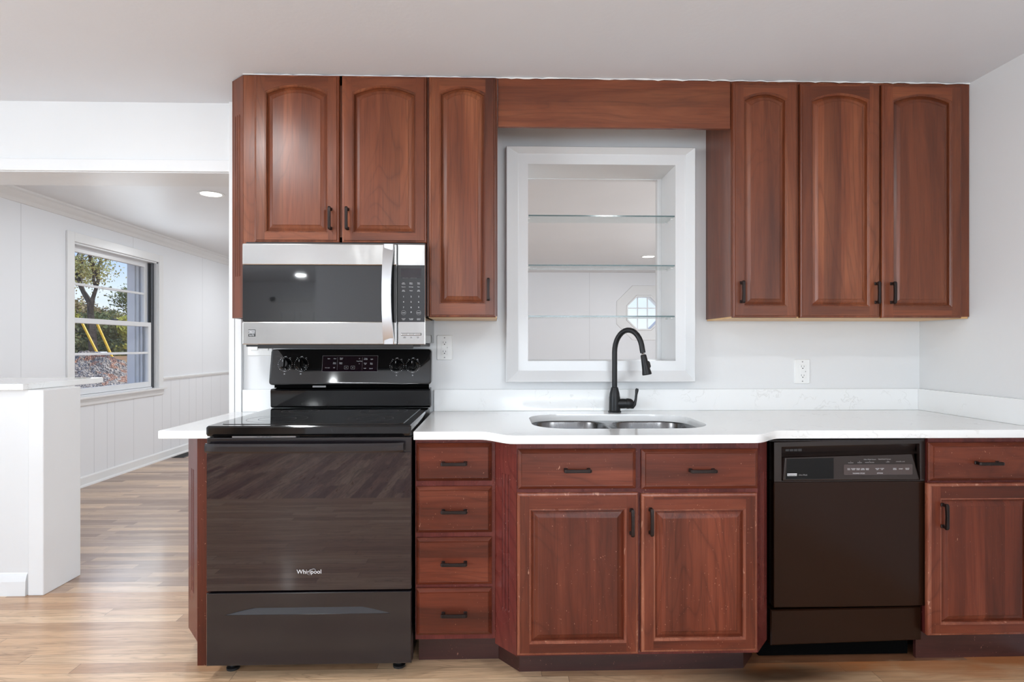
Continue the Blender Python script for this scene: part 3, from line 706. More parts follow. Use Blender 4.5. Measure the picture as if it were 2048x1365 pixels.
def fluted(parent, p0, p1, z0, z1, fz0, fz1, mat, n=3, w=.0075, thick=.018, name='fluted_filler', bevel_bottom=False):
    """upright board from plan point p0 to p1, cut with n stopped flutes; visible side is to the right of p0->p1 reversed (-Y side)"""
    A = Vector((p0[0], p0[1], 0)); B = Vector((p1[0], p1[1], 0)); L = (B-A).length; u = (B-A)/L; nrm = Vector((u.y, -u.x, 0))
    if nrm.y > 0: nrm = -nrm
    b = MB()
    def P(s_, z, d=0): q_ = A+u*s_+nrm*d; return (q_.x, q_.y, z)
    pitch = .0175; mid = L/2; cols = []
    cen = [mid+(k-(n-1)/2)*pitch for k in range(n)]
    xs = [0]
    for c in cen: xs += [c-w/2, c+w/2]
    xs.append(L)
    for k in range(len(xs)-1):
        a, c = xs[k], xs[k+1]
        if k % 2 == 0:
            b.add([P(a, z0), P(c, z0), P(c, fz0), P(a, fz0)], [(0, 1, 2, 3)]); b.add([P(a, fz0), P(c, fz0), P(c, fz1), P(a, fz1)], [(0, 1, 2, 3)]); b.add([P(a, fz1), P(c, fz1), P(c, z1), P(a, z1)], [(0, 1, 2, 3)])
        else:
            b.add([P(a, z0), P(c, z0), P(c, fz0), P(a, fz0)], [(0, 1, 2, 3)]); b.add([P(a, fz1), P(c, fz1), P(c, z1), P(a, z1)], [(0, 1, 2, 3)])
            q1, q2, q3 = a+w*.15, (a+c)/2, c-w*.15; dz = .006; D = -.0045
            prof = [(a, 0), (q1, D*.75), (q2, D), (q3, D*.75), (c, 0)]
            for i in range(4):
                (s0, e0_), (s1, e1) = prof[i], prof[i+1]
                b.add([P(s0, fz0+(dz if 0 < i else 0), e0_), P(s1, fz0+(dz if i < 3 else 0), e1), P(s1, fz1-(dz if i < 3 else 0), e1), P(s0, fz1-(dz if 0 < i else 0), e0_)], [(0, 1, 2, 3)])
            for zz, sg in ((fz0, 1), (fz1, -1)):
                b.add([P(a, zz), P(c, zz), P(q3, zz+sg*dz, D*.75), P(q2, zz+sg*dz, D), P(q1, zz+sg*dz, D*.75)], [(0, 1, 2, 3, 4)])
    # back and edges
    b.add([P(0, z0, -thick), P(L, z0, -thick), P(L, z1, -thick), P(0, z1, -thick)], [(0, 3, 2, 1)])
    b.add([P(0, z0), P(0, z1), P(0, z1, -thick), P(0, z0, -thick)], [(0, 1, 2, 3)]); b.add([P(L, z0), P(L, z0, -thick), P(L, z1, -thick), P(L, z1)], [(0, 1, 2, 3)])
    b.add([P(0, z0), P(0, z0, -thick), P(L, z0, -thick), P(L, z0)], [(0, 1, 2, 3)]); b.add([P(0, z1), P(L, z1), P(L, z1, -thick), P(0, z1, -thick)], [(0, 1, 2, 3)])
    return b.build(name, mat, parent)

TOP = CEIL-.004; YF = -.31
# upper, over the microwave
u1 = thing('wall_cabinet', (-.69, -.15, 1.672), 'cherry wall cabinet with two arched doors above the microwave', 'cabinet')
MB().box(-1.083, -.300, YF+.02, -.002, 1.69, TOP).build('body', M['up_plain'], u1)
ff = MB(); ff.box(-1.084, -1.030, YF, YF+.0199, 1.672, TOP); ff.box(-.672, -.658, YF, YF+.0199, 1.672, TOP); ff.box(-.322, -.300, YF, YF+.0199, 1.672, TOP)
ff.box(-1.030, -.322, YF, YF+.0199, TOP-.04, TOP); ff.box(-1.030, -.322, YF, YF+.0199, 1.672, 1.70)
ff.build('face_frame', M['up_plain'], u1)
MB().box(-1.158, -1.149, -.250, -.002, 1.352, TOP).build('side_panel', M['up_plain'], u1)
fluted(u1, (-1.158, -.248), (-1.085, -.311), 1.352, TOP, 1.53, 2.236, M['up_plain'])
# strip that runs down beside the microwave
MB().box(-1.084, -1.056, -.31, -.29, 1.352, 1.671).build('filler_strip', M['up_plain'], u1)
panel_door(u1, -1.032, -.671, 1.674, 2.393, YF-.0002, .030, .046, .043, .042, 'up', -.706, 1.775)
panel_door(u1, -.660, -.297, 1.674, 2.393, YF-.0002, .030, .046, .043, .042, 'up', -.634, 1.775)
# narrow tall one
u2 = thing('wall_cabinet', (-.145, -.15, 1.352), 'narrow tall cherry wall cabinet between the microwave and the niche', 'cabinet')
MB().box(-.296, .0085, YF, -.002, 1.360, TOP).build('body', M['up_plain'], u2)
MB().box(-.290, .006, YF+.004, -.004, 1.352, 1.3599).build('bottom_panel', M['birch'], u2)['label'] = 'bare pale plywood underside'
panel_door(u2, -.287, .002, 1.354, 2.393, YF-.0002, .026, .046, .043, .058, 'up', -.031, 1.473)
# valance
vb = MB().box(.0105, 1.0335, -.312, -.292, 2.186, TOP).build('valance_board', M['up_h'], bevel=.002)
tag(vb, 'plain horizontal cherry valance board bridging the cabinets above the niche', 'valance')
# right pair
u3 = thing('wall_cabinet', (1.18, -.15, 1.352), 'narrow tall cherry wall cabinet right of the niche with its side showing', 'cabinet')
MB().box(1.036, 1.330, YF, -.002, 1.360, TOP).build('body', M['up_plain'], u3)
MB().box(1.040, 1.328, YF+.004, -.004, 1.352, 1.3599).build('bottom_panel', M['birch'], u3)['label'] = 'bare pale plywood underside'
panel_door(u3, 1.038, 1.324, 1.354, 2.384, YF-.0002, .026, .046, .043, .050, 'up', 1.074, 1.465)
u4 = thing('wall_cabinet', (1.72, -.15, 1.352), 'wide cherry wall cabinet with two arched doors against the right wall', 'cabinet')
MB().box(1.3305, 2.1085, YF, -.002, 1.360, TOP).build('body', M['up_plain'], u4)
MB().box(1.332, 2.105, YF+.004, -.004, 1.352, 1.3599).build('bottom_panel', M['birch'], u4)['label'] = 'bare pale plywood underside'
panel_door(u4, 1.337, 1.692, 1.354, 2.384, YF-.0002, .028, .047, .043, .050, 'up', 1.672, 1.463)
panel_door(u4, 1.7025, 2.062, 1.354, 2.384, YF-.0002, .028, .047, .043, .050, 'up', 1.742, 1.463)
# ragged caulk bead where the cabinets meet the ceiling
ck = MB(); pts = []
for k in range(120):
    x = -1.085+k*(2.108+1.085)/119; pts.append((x, -.314-.002*random.random(), CEIL-.0015-.004*random.random()**2))
ck.tube(pts, [.0016+.0026*random.random()**2 for _ in pts], 6)
struct('trim_8', ck, M['plate'])

# ------------------------------------------------------------------ lower cabinets
ZT = .883
e1 = thing('end_panel', (-1.16, -.3, 0), 'fluted dark cherry end panel left of the black range', 'cabinet panel')
MB().box(-1.2395, -1.2215, -.461, -.002, .10, ZT).build('side_panel', M['lo_plain'], e1)
fluted(e1, (-1.2395, -.4614), (-1.1465, -.578), .092, ZT, .26, .745, M['lo_plain'])
MB().box(-1.1460, -1.064, -.578, -.560, .0, ZT).build('stile', M['lo_v'], e1)
MB().box(-1.10, -1.066, -.559, -.01, .0, ZT).build('inner_panel', M['lo_plain'], e1)

YL = -.66
b1 = thing('base_cabinet', (-.155, -.35, 0), 'cherry base cabinet with a stack of four drawers right of the range', 'cabinet')
MB().box(-.300, -.002, YL, -.03, .130, ZT).build('body', M['lo_plain'], b1)
MB().box(-.300, .012, -.56, -.545, .0, .1299).build('toe_kick', M['toe'], b1)
for z0_, z1_ in ((.726, .867), (.533, .705), (.3385, .514), (.150, .325)):
    drawer_front(b1, -.295, -.0135, z0_, z1_, YL-.0002, -.153, (z0_+z1_)/2-.002)
b2 = thing('base_cabinet', (.51, -.38, 0), 'scuffed cherry sink cabinet with two drawer fronts over two doors', 'cabinet')
YS = -.755
MB().box(.0755, .9550, YS, YS+.02, .112, ZT).build('face_frame', M['lo_plain'], b2)
bb = MB(); bb.box(.0755, .095, YS+.021, -.03, .112, ZT); bb.box(.935, .955, YS+.021, -.03, .112, ZT); bb.box(.095, .935, YS+.021, -.03, .112, .13)
bb.build('body', M['lo_plain'], b2)
fluted(b2, (-.0015, -.662), (.0750, -.756), .112, ZT, .255, .76, M['lo_plain'])
fluted(b2, (.9555, -.756), (1.032, -.662), .112, ZT, .255, .76, M['lo_plain'])
MB().prism([(.0125, -.56), (.090, -.655), (.945, -.655), (1.02, -.56), (1.0, -.55), (.935, -.635), (.10, -.635), (.03, -.55)], 2, 0, .1115).build('toe_kick', M['toe'], b2)
drawer_front(b2, .080, .506, .716, .860, YS-.0002, .292, .7865)
drawer_front(b2, .526, .951, .713, .857, YS-.0002, .742, .783)
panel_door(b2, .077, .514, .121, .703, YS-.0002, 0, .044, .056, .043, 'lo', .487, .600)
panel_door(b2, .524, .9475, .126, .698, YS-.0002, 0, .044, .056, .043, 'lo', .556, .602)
b3 = thing('base_cabinet', (1.88, -.35, 0), 'cherry base cabinet with one drawer over one door beside the right wall', 'cabinet')
MB().box(1.6585, 2.108, YL, -.03, .118, ZT).build('body', M['lo_plain'], b3)
MB().box(1.6555, 2.108, -.60, -.585, 0, .1175).build('toe_kick', M['toe'], b3)
dd3 = drawer_front(b3, 1.655, 2.085, .714, .860, YL-.0002, 1.872, .785)
dd3.children[0].rotation_euler = (0, 0, 0)
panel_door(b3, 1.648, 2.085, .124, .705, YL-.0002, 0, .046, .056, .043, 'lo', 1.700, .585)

# ------------------------------------------------------------------ microwave
X0, X1 = -1.052, -.2955
mwt = thing('microwave', (-.674, -.2, 1.235), 'stainless over-the-range microwave with dark glass door', 'microwave')
MB().box(X0+.003, X1-.003, -.370, -.002, 1.243, 1.668).build('body', M['mw_glass'], mwt, bevel=.003)
vb_ = MB(); vb_.box(X0+.01, X1-.02, -.385, -.03, 1.227, 1.2425); vb_.box(X0+.06, X1-.05, -.392, -.385, 1.2195, 1.240)
vb_.build('vent_base', M['black_matte'], mwt, bevel=.002)
xs = -.4105; YM = -.400
door = MB(); door.box(X0, xs-.002, -.392, -.372, 1.2355, 1.6565)
dm = door.build('door', M['steel'], mwt, bevel=.003)
MB().box(X0+.0005, xs-.003, YM, -.392, 1.5675, 1.6565).build('upper_band', M['steel'], dm, bevel=.004)
MB().box(X0+.0005, xs-.003, YM, -.392, 1.2355, 1.3310).build('lower_band', M['steel'], dm, bevel=.004)
MB().box(X0+.001, xs-.004, YM+.002, -.392, 1.3314, 1.5671).build('window', M['mw_glass'], dm, bevel=.001)
# bowed upright handle
R = []
for k in range(25):
    z = 1.238+k*(1.654-1.238)/24; t_ = (k/12-1); bow = 1-t_*t_
    d = .012+.030*bow**.8; w = .0225-.004*bow
    xc = -.4435-.006*bow
    R.append([(xc-w, YM-d, z), (xc+w, YM-d+.004, z), (xc+w+.001, YM-d+.012, z), (xc-w, YM-d+.010, z)])
hh = MB().rings(R, 0, True, True)
for z in (1.25, 1.642): hh.box(-.462, -.425, YM-.018, YM, z-.012, z+.012)
hh.build('handle', M['steel_v'], dm, smooth=True, angle=30)['label'] = 'bowed brushed steel handle'
cp = MB().box(xs+.001, X1, -.398, -.372, 1.2355, 1.6565).build('control_panel', M['steel'], mwt, bevel=.003)
MB().box(xs+.0015, X1-.001, YM-.0005, -.398, 1.3305, 1.5685).build('keypad', M['mw_pad'], cp, bevel=.001)
items = []; xc = (xs+X1)/2
def rowz(py): return 1.231+(692-py)*2.472/1180
for j, s_ in enumerate(('1', '2', '3', '4', '5', '6', '7', '8', '9')):
    items.append((s_, (j % 3-1)*.0315, rowz((594, 604.5, 615.5)[j//3])-1.45, .0088))
items += [('0', 0, rowz(625)-1.45, .0088)]
lab = [('Auto\nDefrost', 'Sensor\nReheat', 'Timer\nClock'), ('Popcorn', 'Beverage', 'Pizza'), ('Easy\nMinute', 'Potato', 'Add\n30 Sec')]
for r_, L3 in enumerate(lab):
    for c_, s_ in enumerate(L3): items.append((s_, (c_-1)*.0315, rowz((567.5, 574.5, 582)[r_])-1.45, .0048))
items += [('Cook Power', -.024, rowz(556)-1.45, .0046), ('Kitchen Timer', .010, rowz(556)-1.45, .0046), ('STOP', -.0315, rowz(626.5)-1.45, .0052), ('START', .0315, rowz(626.5)-1.45, .0052),
          ('Control\nLock', -.0315, rowz(639)-1.45, .0046), ('Turntable\nOn/Off', 0, rowz(639)-1.45, .0046), ('Cook &\nSimmer', .0315, rowz(639)-1.45, .0046)]
lettering('lettering', items, (xc, YM-.0008, 1.45), M['mark'], cp)
rg_ = MB()
for dx in (-.0315, .0315): rg_.lathe([(.0098, 0), (.0098, .0006), (.0090, .0006), (.0090, 0)], (xc+dx, YM-.0005, rowz(626)), (0, -1, 0), 24, caps=False)
rg_.build('key_outline', M['mark_dim'], cp)
MB().box(xc-.042, xc+.042, YM-.0012, YM-.0005, 1.515, 1.555).build('display', M['black_glass'], cp)
for k in range(3):
    MB().box(xc-.041+k*.0275, xc-.041+k*.0275+.0265, YM-.004, YM+.003, 1.2755, 1.2825).build('button', M['steel'], cp, bevel=.001)
fr_ = MB().box(xc-.0425, xc+.0425, YM+.001, YM+.0025, 1.274, 1.284); fr_.build('button_surround', M['dark_mark'], cp)
lettering('lettering', [('Light\nOn/Off', -.028, 0, .0042), ('Fan\nHi/Lo', 0, 0, .0042), ('Night\nLight', .028, 0, .0042)], (xc, -.3986, 1.266), M['dark_mark'], cp)
bd = MB(); bz, bx_ = 1.2835, -1.0115
bd.box(bx_-.0145, bx_+.0145, YM-.0014, YM-.0002, bz-.0145, bz+.0145)
bdo = bd.build('badge', M['dark_mark'], dm, bevel=.0005)
br = MB(); br.box(bx_-.0130, bx_+.0130, YM-.002, YM-.0014, bz+.006, bz+.0115)
for k in range(2):
    p_ = [(bx_-.013, bz-.002+k*.004), (bx_-.004, bz+.001+k*.004), (bx_+.004, bz-.001+k*.004), (bx_+.013, bz+.0005+k*.004), (bx_+.013, bz-.0012+k*.004), (bx_+.004, bz-.003+k*.004), (bx_-.004, bz-.001+k*.004), (bx_-.013, bz-.0036+k*.004)]
    br.prism(p_, 1, YM-.002, YM-.0014)
br.build('emblem', M['mark'], bdo)
lettering('lettering', [('ELITE', 0, 0, .0085)], (bx_, YM-.0018, bz-.0095), M['mark'], bdo)
lettering('lettering', [('KENMORE', 0, 0, .0052)], (bx_, YM-.0022, bz+.0087), M['dark_mark'], bdo)

# ------------------------------------------------------------------ range
rt = thing('range', (-.685, -.35, 0), 'black freestanding electric range with glass cooktop under the microwave', 'stove')
RX0, RX1 = -1.0592, -.3105
MB().box(RX0+.004, RX1-.002, -.640, -.03, .055, .905).build('body', M['black_gloss'], rt)
for x, y in ((-1.0, -.60), (-.37, -.60), (-1.0, -.1), (-.37, -.1)):
    MB().lathe([(.024, 0), (.024, .008), (.012, .012), (.012, .055)], (x, y, 0), (0, 0, 1), 16).build('foot', M['black_matte'], rt, smooth=True)
ckt = MB(); ckt.rings([[(p[0], p[1], z) for p in rrect(a, b, c, d, .012, 4)] for a, b, c, d, z in ((RX0+.002, RX1-.001, -.694, -.075, .900), (RX0, RX1, -.698, -.075, .908), (RX0, RX1, -.698, -.075, .932), (RX0+.005, RX1-.005, -.694, -.078, .9375))], 0, True, True)
ck_ = ckt.build('cooktop', M['black_gloss'], rt, smooth=True, angle=25)
MB().rings([[(p[0], p[1], z) for p in rrect(a, b, c, d, .02, 5)] for a, b, c, d, z in ((RX0+.035, RX1-.035, -.655, -.095, .9376), (RX0+.037, RX1-.037, -.653, -.097, .9392))], 0, True, True).build('glass', M['cook_glass'], ck_)
for x, y, r in ((-.87, -.50, .115), (-.50, -.50, .09), (-.87, -.22, .08), (-.50, -.22, .105)):
    for q_ in (r, r*.62): MB().lathe([(q_, 0), (q_, .0002), (q_-.0012, .0002), (q_-.0012, 0)], (x, y, .9392), (0, 0, 1), 40, caps=False).build('burner_ring', M['dark_mark'], ck_)
# oven door
OF = -.690
od = MB(); od.box(RX0, RX1, OF+.004, -.645, .3292, .893)
odo = od.build('oven_door', M['blue_black'], rt, bevel=.004)
MB().rings([[(p[0], y, p[1]) for p in rrect(RX0+.002, RX1-.002, .331, .838, .004, 3)] for y in (OF+.0039, OF)], 0, True, True).build('glass', M['black_glass'], odo, bevel=.0008)
R = []
for k in range(31):
    t_ = k/30; x = RX0+.006+(RX1-RX0-.032)*t_; s_ = 1-(2*t_-1)**2; d = .028+.014*s_**.6
    if k in (0, 30): d = .020
    R.append([(x, OF-d, .876), (x, OF-d-.005, .868), (x, OF-d-.005, .850), (x, OF-d, .8425), (x, OF-d+.008, .8425), (x, OF-d+.008, .876)])
hb = MB().rings(R, 0, True, True)
for x in (RX0+.015, RX1-.035): hb.box(x-.009, x+.009, OF-.024, OF+.004, .848, .872)
hb.build('handle', M['blue_black'], odo, smooth=True, angle=25)
lb = lettering('logo', [('Whirlpool', 0, 0, .0215)], (-.685, OF-.0008, .399), M['mark'], odo)
arc = MB(); pa = []
for k in range(17):
    a = -.3+2*PI*.78*k/16; pa.append((-.676+.014*math.cos(a)*1.0+.003*math.sin(a), OF-.0012, .399+.010*math.sin(a)+.004*math.cos(a)))
arc.tube(pa, [.0004+.0007*math.sin(PI*k/16) for k in range(17)], 6); arc.build('logo_swirl', M['mark_dim'], odo)
sl2 = MB().box(-.966, -.735, -.6875, -.6435, .8935, .8985).build('data_plate', M['grey_metal'], rt)
lettering('lettering', [('MODEL  SERIAL  240V  60HZ', 0, 0, .0042)], (-.85, -.6878, .896), M['dark_mark'], sl2)
# storage drawer with scooped grip
sx0, sx1, sz0, sz1 = RX0, RX1, .0558, .3235
gx0, gx1, gz0, gz1 = -.990, -.388, .2425, .2755
def scoop(y, f=0.0):
    pts = [(gx0, y, gz0+f*(gz1-gz0)), (gx1, y, gz0+f*(gz1-gz0))]
    for k in range(NA+1):
        t_ = k/NA; x = gx1+(gx0-gx1)*t_; e_ = min(t_, 1-t_)/.30; h = 1 if e_ >= 1 else math.sin(e_*PI/2)
        zt = gz0+.001+(gz1-gz0-.001)*h
        pts.append((x, y, max(zt, gz0+f*(gz1-gz0)*h)))
    return pts
dwb = MB(); DF = -.690
def orect(y, ins=0): return [(sx0+ins, y, sz0+ins), (sx1-ins, y, sz0+ins)]+[(sx1-ins+(sx0-sx1+2*ins)*k/NA, y, sz1-ins) for k in range(NA+1)]
back_ = scoop(DF+.011)
bk = []
for p in back_: bk.append((p[0], DF+.011, p[2]))
n_ = len(bk)
lo_a = (gx0+.05, DF+.011, gz1-.012); lo_b = (gx1-.05, DF+.011, gz1-.012)
bk[0] = lo_a; bk[1] = lo_b
for i in range(2, n_):
    x = min(max(bk[i][0], gx0+.05), gx1-.05); bk[i] = (x, DF+.011, max(bk[i][2], gz1-.011))
dwb.rings([orect(-.645), orect(DF+.004), orect(DF, .003), scoop(DF), scoop(DF+.002), bk], 0, True, True)
dro = dwb.build('storage_drawer', M['blue_black'], rt)
# backguard
rg2 = MB(); BX0, BX1 = -1.0545, -.3080
rg2.prism([(-.072, .9385), (-.085, .945), (-.088, 1.020), (-.082, 1.028), (-.03, 1.032), (-.024, .9385)], 0, BX0, BX1)
ris = rg2.build('backguard', M['black_gloss'], rt, bevel=.003)
MB().box(BX0+.012, BX1-.012, -.066, -.028, 1.0325, 1.0505).build('vent_gap', M['void'], rt)
MB().box(-.862, -.80, -.074, -.0665, 1.034, 1.043).build('vent_clip', M['grey_metal'], rt, bevel=.001)
# leaning console
P0 = Vector((-.098, 1.048)); P1 = Vector((-.064, 1.216)); tl = (P1-P0); LEN = tl.length; tilt = math.atan2(P1.x-P0.x, P1.y-P0.y)
nrm = Vector((-math.cos(tilt), math.sin(tilt)))
def CP(x, v, d=0): return (x, P0.x+(P1.x-P0.x)*v/LEN+nrm.x*d, P0.y+(P1.y-P0.y)*v/LEN+nrm.y*d)
con = MB()
def cring(ins, d): return [CP(p[0], p[1], d) for p in rrect(BX0-.004+ins, BX1+.004-ins, ins, LEN-ins, max(.016-ins, .006), 5)]
def cback(): return [(p[0], -.03, P0.y+.002+p[1]*.97) for p in rrect(BX0-.003, BX1+.003, 0, LEN, .014, 5)]
con.rings([cback(), cring(0, -.006), cring(.0015, -.002), cring(.005, 0)], 0, True, True)
cono = con.build('console', M['black_gloss'], rt, smooth=True, angle=30)
def cv(py): return (1.231+(692-py)*2.79/1180-1.048)/(P1.y-P0.y)*LEN
def cxp(px): return (px-991)/1180*2.79-.0+.0
dsp = MB(); dx0, dx1, dv0, dv1 = cxp(646.5), cxp(756), cv(743.5), cv(712)
dsp.rings([[CP(p[0], p[1], d) for p in rrect(dx0, dx1, dv0, dv1, .004, 3)] for d in (.0001, .0015)], 0, True, True)
dsp.build('display', M['black_glass'], cono)
rm = MB()
for a, b, c, d in ((dx0, dx1, dv1-.0006, dv1), (dx0, dx1, dv0, dv0+.0006), (dx0, dx0+.0006, dv0, dv1), (dx1-.0006, dx1, dv0, dv1)):
    rm.add([CP(a, c, .0018), CP(b, c, .0018), CP(b, d, .0018), CP(a, d, .0018)], [(0, 1, 2, 3)])
for pxx in (676, 725.5): rm.add([CP(cxp(pxx), dv0+.008, .0018), CP(cxp(pxx)+.0005, dv0+.008, .0018), CP(cxp(pxx)+.0005, dv1-.008, .0018), CP(cxp(pxx), dv1-.008, .0018)], [(0, 1, 2, 3)])
rm.build('display_border', M['mark_dim'], cono)
oc_ = CP((dx0+dx1)/2, (dv0+dv1)/2, .0019); mx_ = (dx0+dx1)/2; mv_ = (dv0+dv1)/2
def DI(s_, px, py, size=.0058): return (s_, cxp(px)-mx_, cv(py)-mv_, size)
lettering('lettering', [DI('Bake', 659, 718), DI('Broil', 671, 718), DI('Timed\nBake', 683.5, 718), DI('Keep\nWarm', 670.5, 727), DI('Steam\nClean', 683, 727), DI('Oven Light', 657, 736, .005), DI('Off', 670, 736),
      DI('Temp/Time', 719.5, 723), DI('^', 719.5, 718.5, .010), DI('v', 719.5, 728, .007), DI('Timer\nSet/Off', 732, 718.5), DI('Light', 744, 719), DI('Clock\nSet', 731.5, 728), DI('Start\nTime', 743.5, 728), DI('Lock', 731, 737), DI('Cancel', 743, 737.5), DI('A', 694, 735.5, .007), DI('X', 707, 735.5, .007)], oc_, M['mark'], cono, tilt)
kb = MB()
for px in (694, 707):
    a, b, c, d = cxp(px-3.8), cxp(px+3.8), cv(738.5), cv(732.5)
    for q_ in ((a, b, c, c+.0005), (a, b, d-.0005, d), (a, a+.0005, c, d), (b-.0005, b, c, d)): kb.add([CP(q_[0], q_[2], .002), CP(q_[1], q_[2], .002), CP(q_[1], q_[3], .002), CP(q_[0], q_[3], .002)], [(0, 1, 2, 3)])
kb.build('key_outline', M['mark'], cono)
ax3 = Vector((0, nrm.x, nrm.y)); upv = Vector((0, math.sin(tilt), math.cos(tilt)))
for i, (px, py) in enumerate(((573, 729), (605, 729), (794, 732), (826, 732))):
    c = Vector(CP(cxp(px), cv(py), 0)); k_ = MB()
    k_.lathe([(.0265, .0), (.0265, .004), (.024, .006), (.0215, .008), (.020, .024), (.0185, .026)], c, ax3, 32)
    Xv = Vector((1, 0, 0))
    def KP(a, b, d): return tuple(c+Xv*a+upv*b+ax3*d)
    k_.rings([[KP(-.0065, -.019, .024), KP(.0065, -.019, .024), KP(.0065, .019, .024), KP(-.0065, .019, .024)], [KP(-.005, -.017, .036), KP(.005, -.017, .036), KP(.005, .017, .036), KP(-.005, .017, .036)]], 0, False, True)
    ko = k_.build('knob', M['black_gloss'], cono, smooth=True, angle=30)
    il = MB().add([KP(-.0008, .006, .0363), KP(.0008, .006, .0363), KP(.0008, .0165, .0363), KP(-.0008, .0165, .0363)], [(0, 1, 2, 3)]); il.build('pointer', M['mark'], ko)
    tk = MB()
    for a in range(0, 360, 15):
        if 75 < a < 105 or 255 < a < 285: continue
        r = .0325; s1, s2 = math.cos(math.radians(a)), math.sin(math.radians(a))
        w = .0007 if a % 45 else .0012
        tk.add([KP(r*s1-w, r*s2-w, .0004), KP(r*s1+w, r*s2-w, .0004), KP(r*s1+w, r*s2+w, .0004), KP(r*s1-w, r*s2+w, .0004)], [(0, 1, 2, 3)])
    tk.build('dial_mark', M['mark'], cono)
    lettering('lettering', [('OFF', 0, .036, .0062), ('HI', -.020, .030, .005), ('LO', .021, .030, .005), ('MED', 0, -.033, .005), ('n', 0, -.045, .012)], tuple(c+ax3*.0006), M['mark'], cono, tilt)

# ------------------------------------------------------------------ dishwasher
dt = thing('dishwasher', (1.36, -.35, 0), 'dark brown built-in dishwasher between the sink cabinet and right base cabinet', 'dishwasher')
DX0, DX1 = 1.066, 1.657; YD = -.650
MB().box(1.040, 1.640, -.575, -.03, .005, .878).build('body', M['void'], dt)
MB().box(DX0, DX1, YD, -.580, .2265, .7085).build('door_panel', M['dw_door'], dt, bevel=.004)
# control panel: surround, hollow for the hand and fascia below
cpn = MB()
O = [(DX0, .862), (DX1, .874), (DX1, .7095), (DX0, .7095)]
I = [(DX0+.030, .842), (DX1-.022, .853), (DX1-.020, .7135), (DX0+.030, .7135)]
def Q(l, y): return [(p[0], y, p[1]) for p in l]
cpn.rings([Q(O, -.58), Q(O, YD), Q(I, YD), Q(I, YD+.018)], 0, True, False)
M['insert'] = m_plain('black_gloss_insert', C(8, 8, 9), .15, 0, 1.35)
cpo = cpn.build('control_panel', M['dw_panel'], dt, bevel=.002)
hd_ = MB(); hx0, hx1 = DX0+.030, DX1-.020
hd_.add([(hx0, YD+.018, .842), (hx1, YD+.018, .853), (hx1, YD+.030, .826), (hx0, YD+.030, .815)], [(0, 1, 2, 3)])
hd_.add([(hx0, YD+.030, .815), (hx1, YD+.030, .826), (hx1, YD+.004, .815), (hx0, YD+.004, .804)], [(0, 1, 2, 3)])
hd_.build('finger_hollow', M['dw_panel'], cpo)
fa_ = MB(); fz = [(hx0+.003, .7145), (hx1-.004, .7145), (hx1-.036, .8135), (hx0+.012, .802)]
fa_.rings([Q([(hx0, .7140), (hx1, .7140), (hx1-.012, .815), (hx0, .804)], YD+.018), Q(fz, YD-.003)], 0, False, True)
fao = fa_.build('fascia', M['dw_panel'], cpo, bevel=.003)
gl = MB(); gl.add(Q([(hx0+.014, .720), (hx0+.20, .7205), (hx0+.20, .801), (hx0+.018, .7975)], YD-.0036), [(0, 1, 2, 3)]); gl.build('gloss_insert', M['insert'], fao)
pd = MB(); px0, px1 = 1.335, 1.604
pd.rings([[(p[0], YD-.0034, p[1]) for p in rrect(px0, px1, .735, .775, .004, 3)], [(p[0], YD-.0042, p[1]) for p in rrect(px0, px1, .735, .775, .004, 3)]], 0, False, True)
pdo = pd.build('keypad', M['dw_pad'], fao)
L1 = []
for k, s_ in enumerate(('POTS\nPANS', 'NORMAL\nWASH', 'WATER\nSAVER', 'CHINA\nGENTLE', 'QUICK\nRINSE')): L1.append((s_, px0+.019+k*.0182, .757, .0043))
for k, s_ in enumerate(('HEATED\nDRY', 'POWER\nOFF')): L1.append((s_, px0+.131+k*.0182, .757, .0043))
L1 += [('DELAY\nHOURS', px0+.199, .757, .0043), ('START', px0+.223, .757, .0055), ('CANCEL\nDRAIN', px0+.248, .757, .0043), ('WASHING CYCLES', px0+.058, .741, .0056), ('OPTIONS', px0+.141, .741, .0056)]
L1 = [(s_, a-1.36, b-.757, c) for s_, a, b, c in L1]
lettering('lettering', L1, (1.36, YD-.0046, .757), M['mark'], pdo)
L2 = [('Ultra Wash Sensor', 1.437, .794, .0062), ('QuietGuard System', 1.494, .795, .0062), ('WASHING', 1.362, .7815, .0045), ('SENSING', 1.397, .7820, .0045), ('WATER HEATING', 1.436, .7825, .0045), ('CLEAN', 1.507, .784, .0045), ('CONTROL LOCK', 1.556, .785, .0045)]
lettering('lettering', [(s_, a-1.36, b-.757, c) for s_, a, b, c in L2], (1.36, YD-.0040, .757), M['mark_dim'], fao)
tr_ = MB()
for x in (1.362, 1.397, 1.436, 1.507, 1.556): tr_.add([(x-.002, YD-.004, .7875), (x+.002, YD-.004, .7875), (x, YD-.004, .7855)], [(0, 1, 2)])
tr_.build('indicator', M['mark_dim'], fao)
kx, kz = 1.134, .737
kn = MB().box(kx-.0185, kx+.0185, YD-.0046, YD-.0037, kz-.0042, kz+.0050); kno = kn.build('badge', M['mark'], fao)
lettering('lettering', [('Kenmore', 0, 0, .0092)], (kx, YD-.0052, kz), M['dark_mark'], kno)
lettering('lettering', [('Ultra Wash', 0, 0, .0072)], (kx+.042, YD-.0044, kz-.001), M['mark_dim'], fao)
vg = MB()
for k in range(4): vg.box(1.122+k*.0165, 1.122+k*.0165+.0145, YD+.0235, YD+.026, .822, .833)
vg.build('vent_slot', M['blue_black'], cpo)
kp = MB(); KZ = [(DX0-.006, .2115), (DX1-.004, .2170), (DX1-.004, .088), (DX0-.006, .075)]
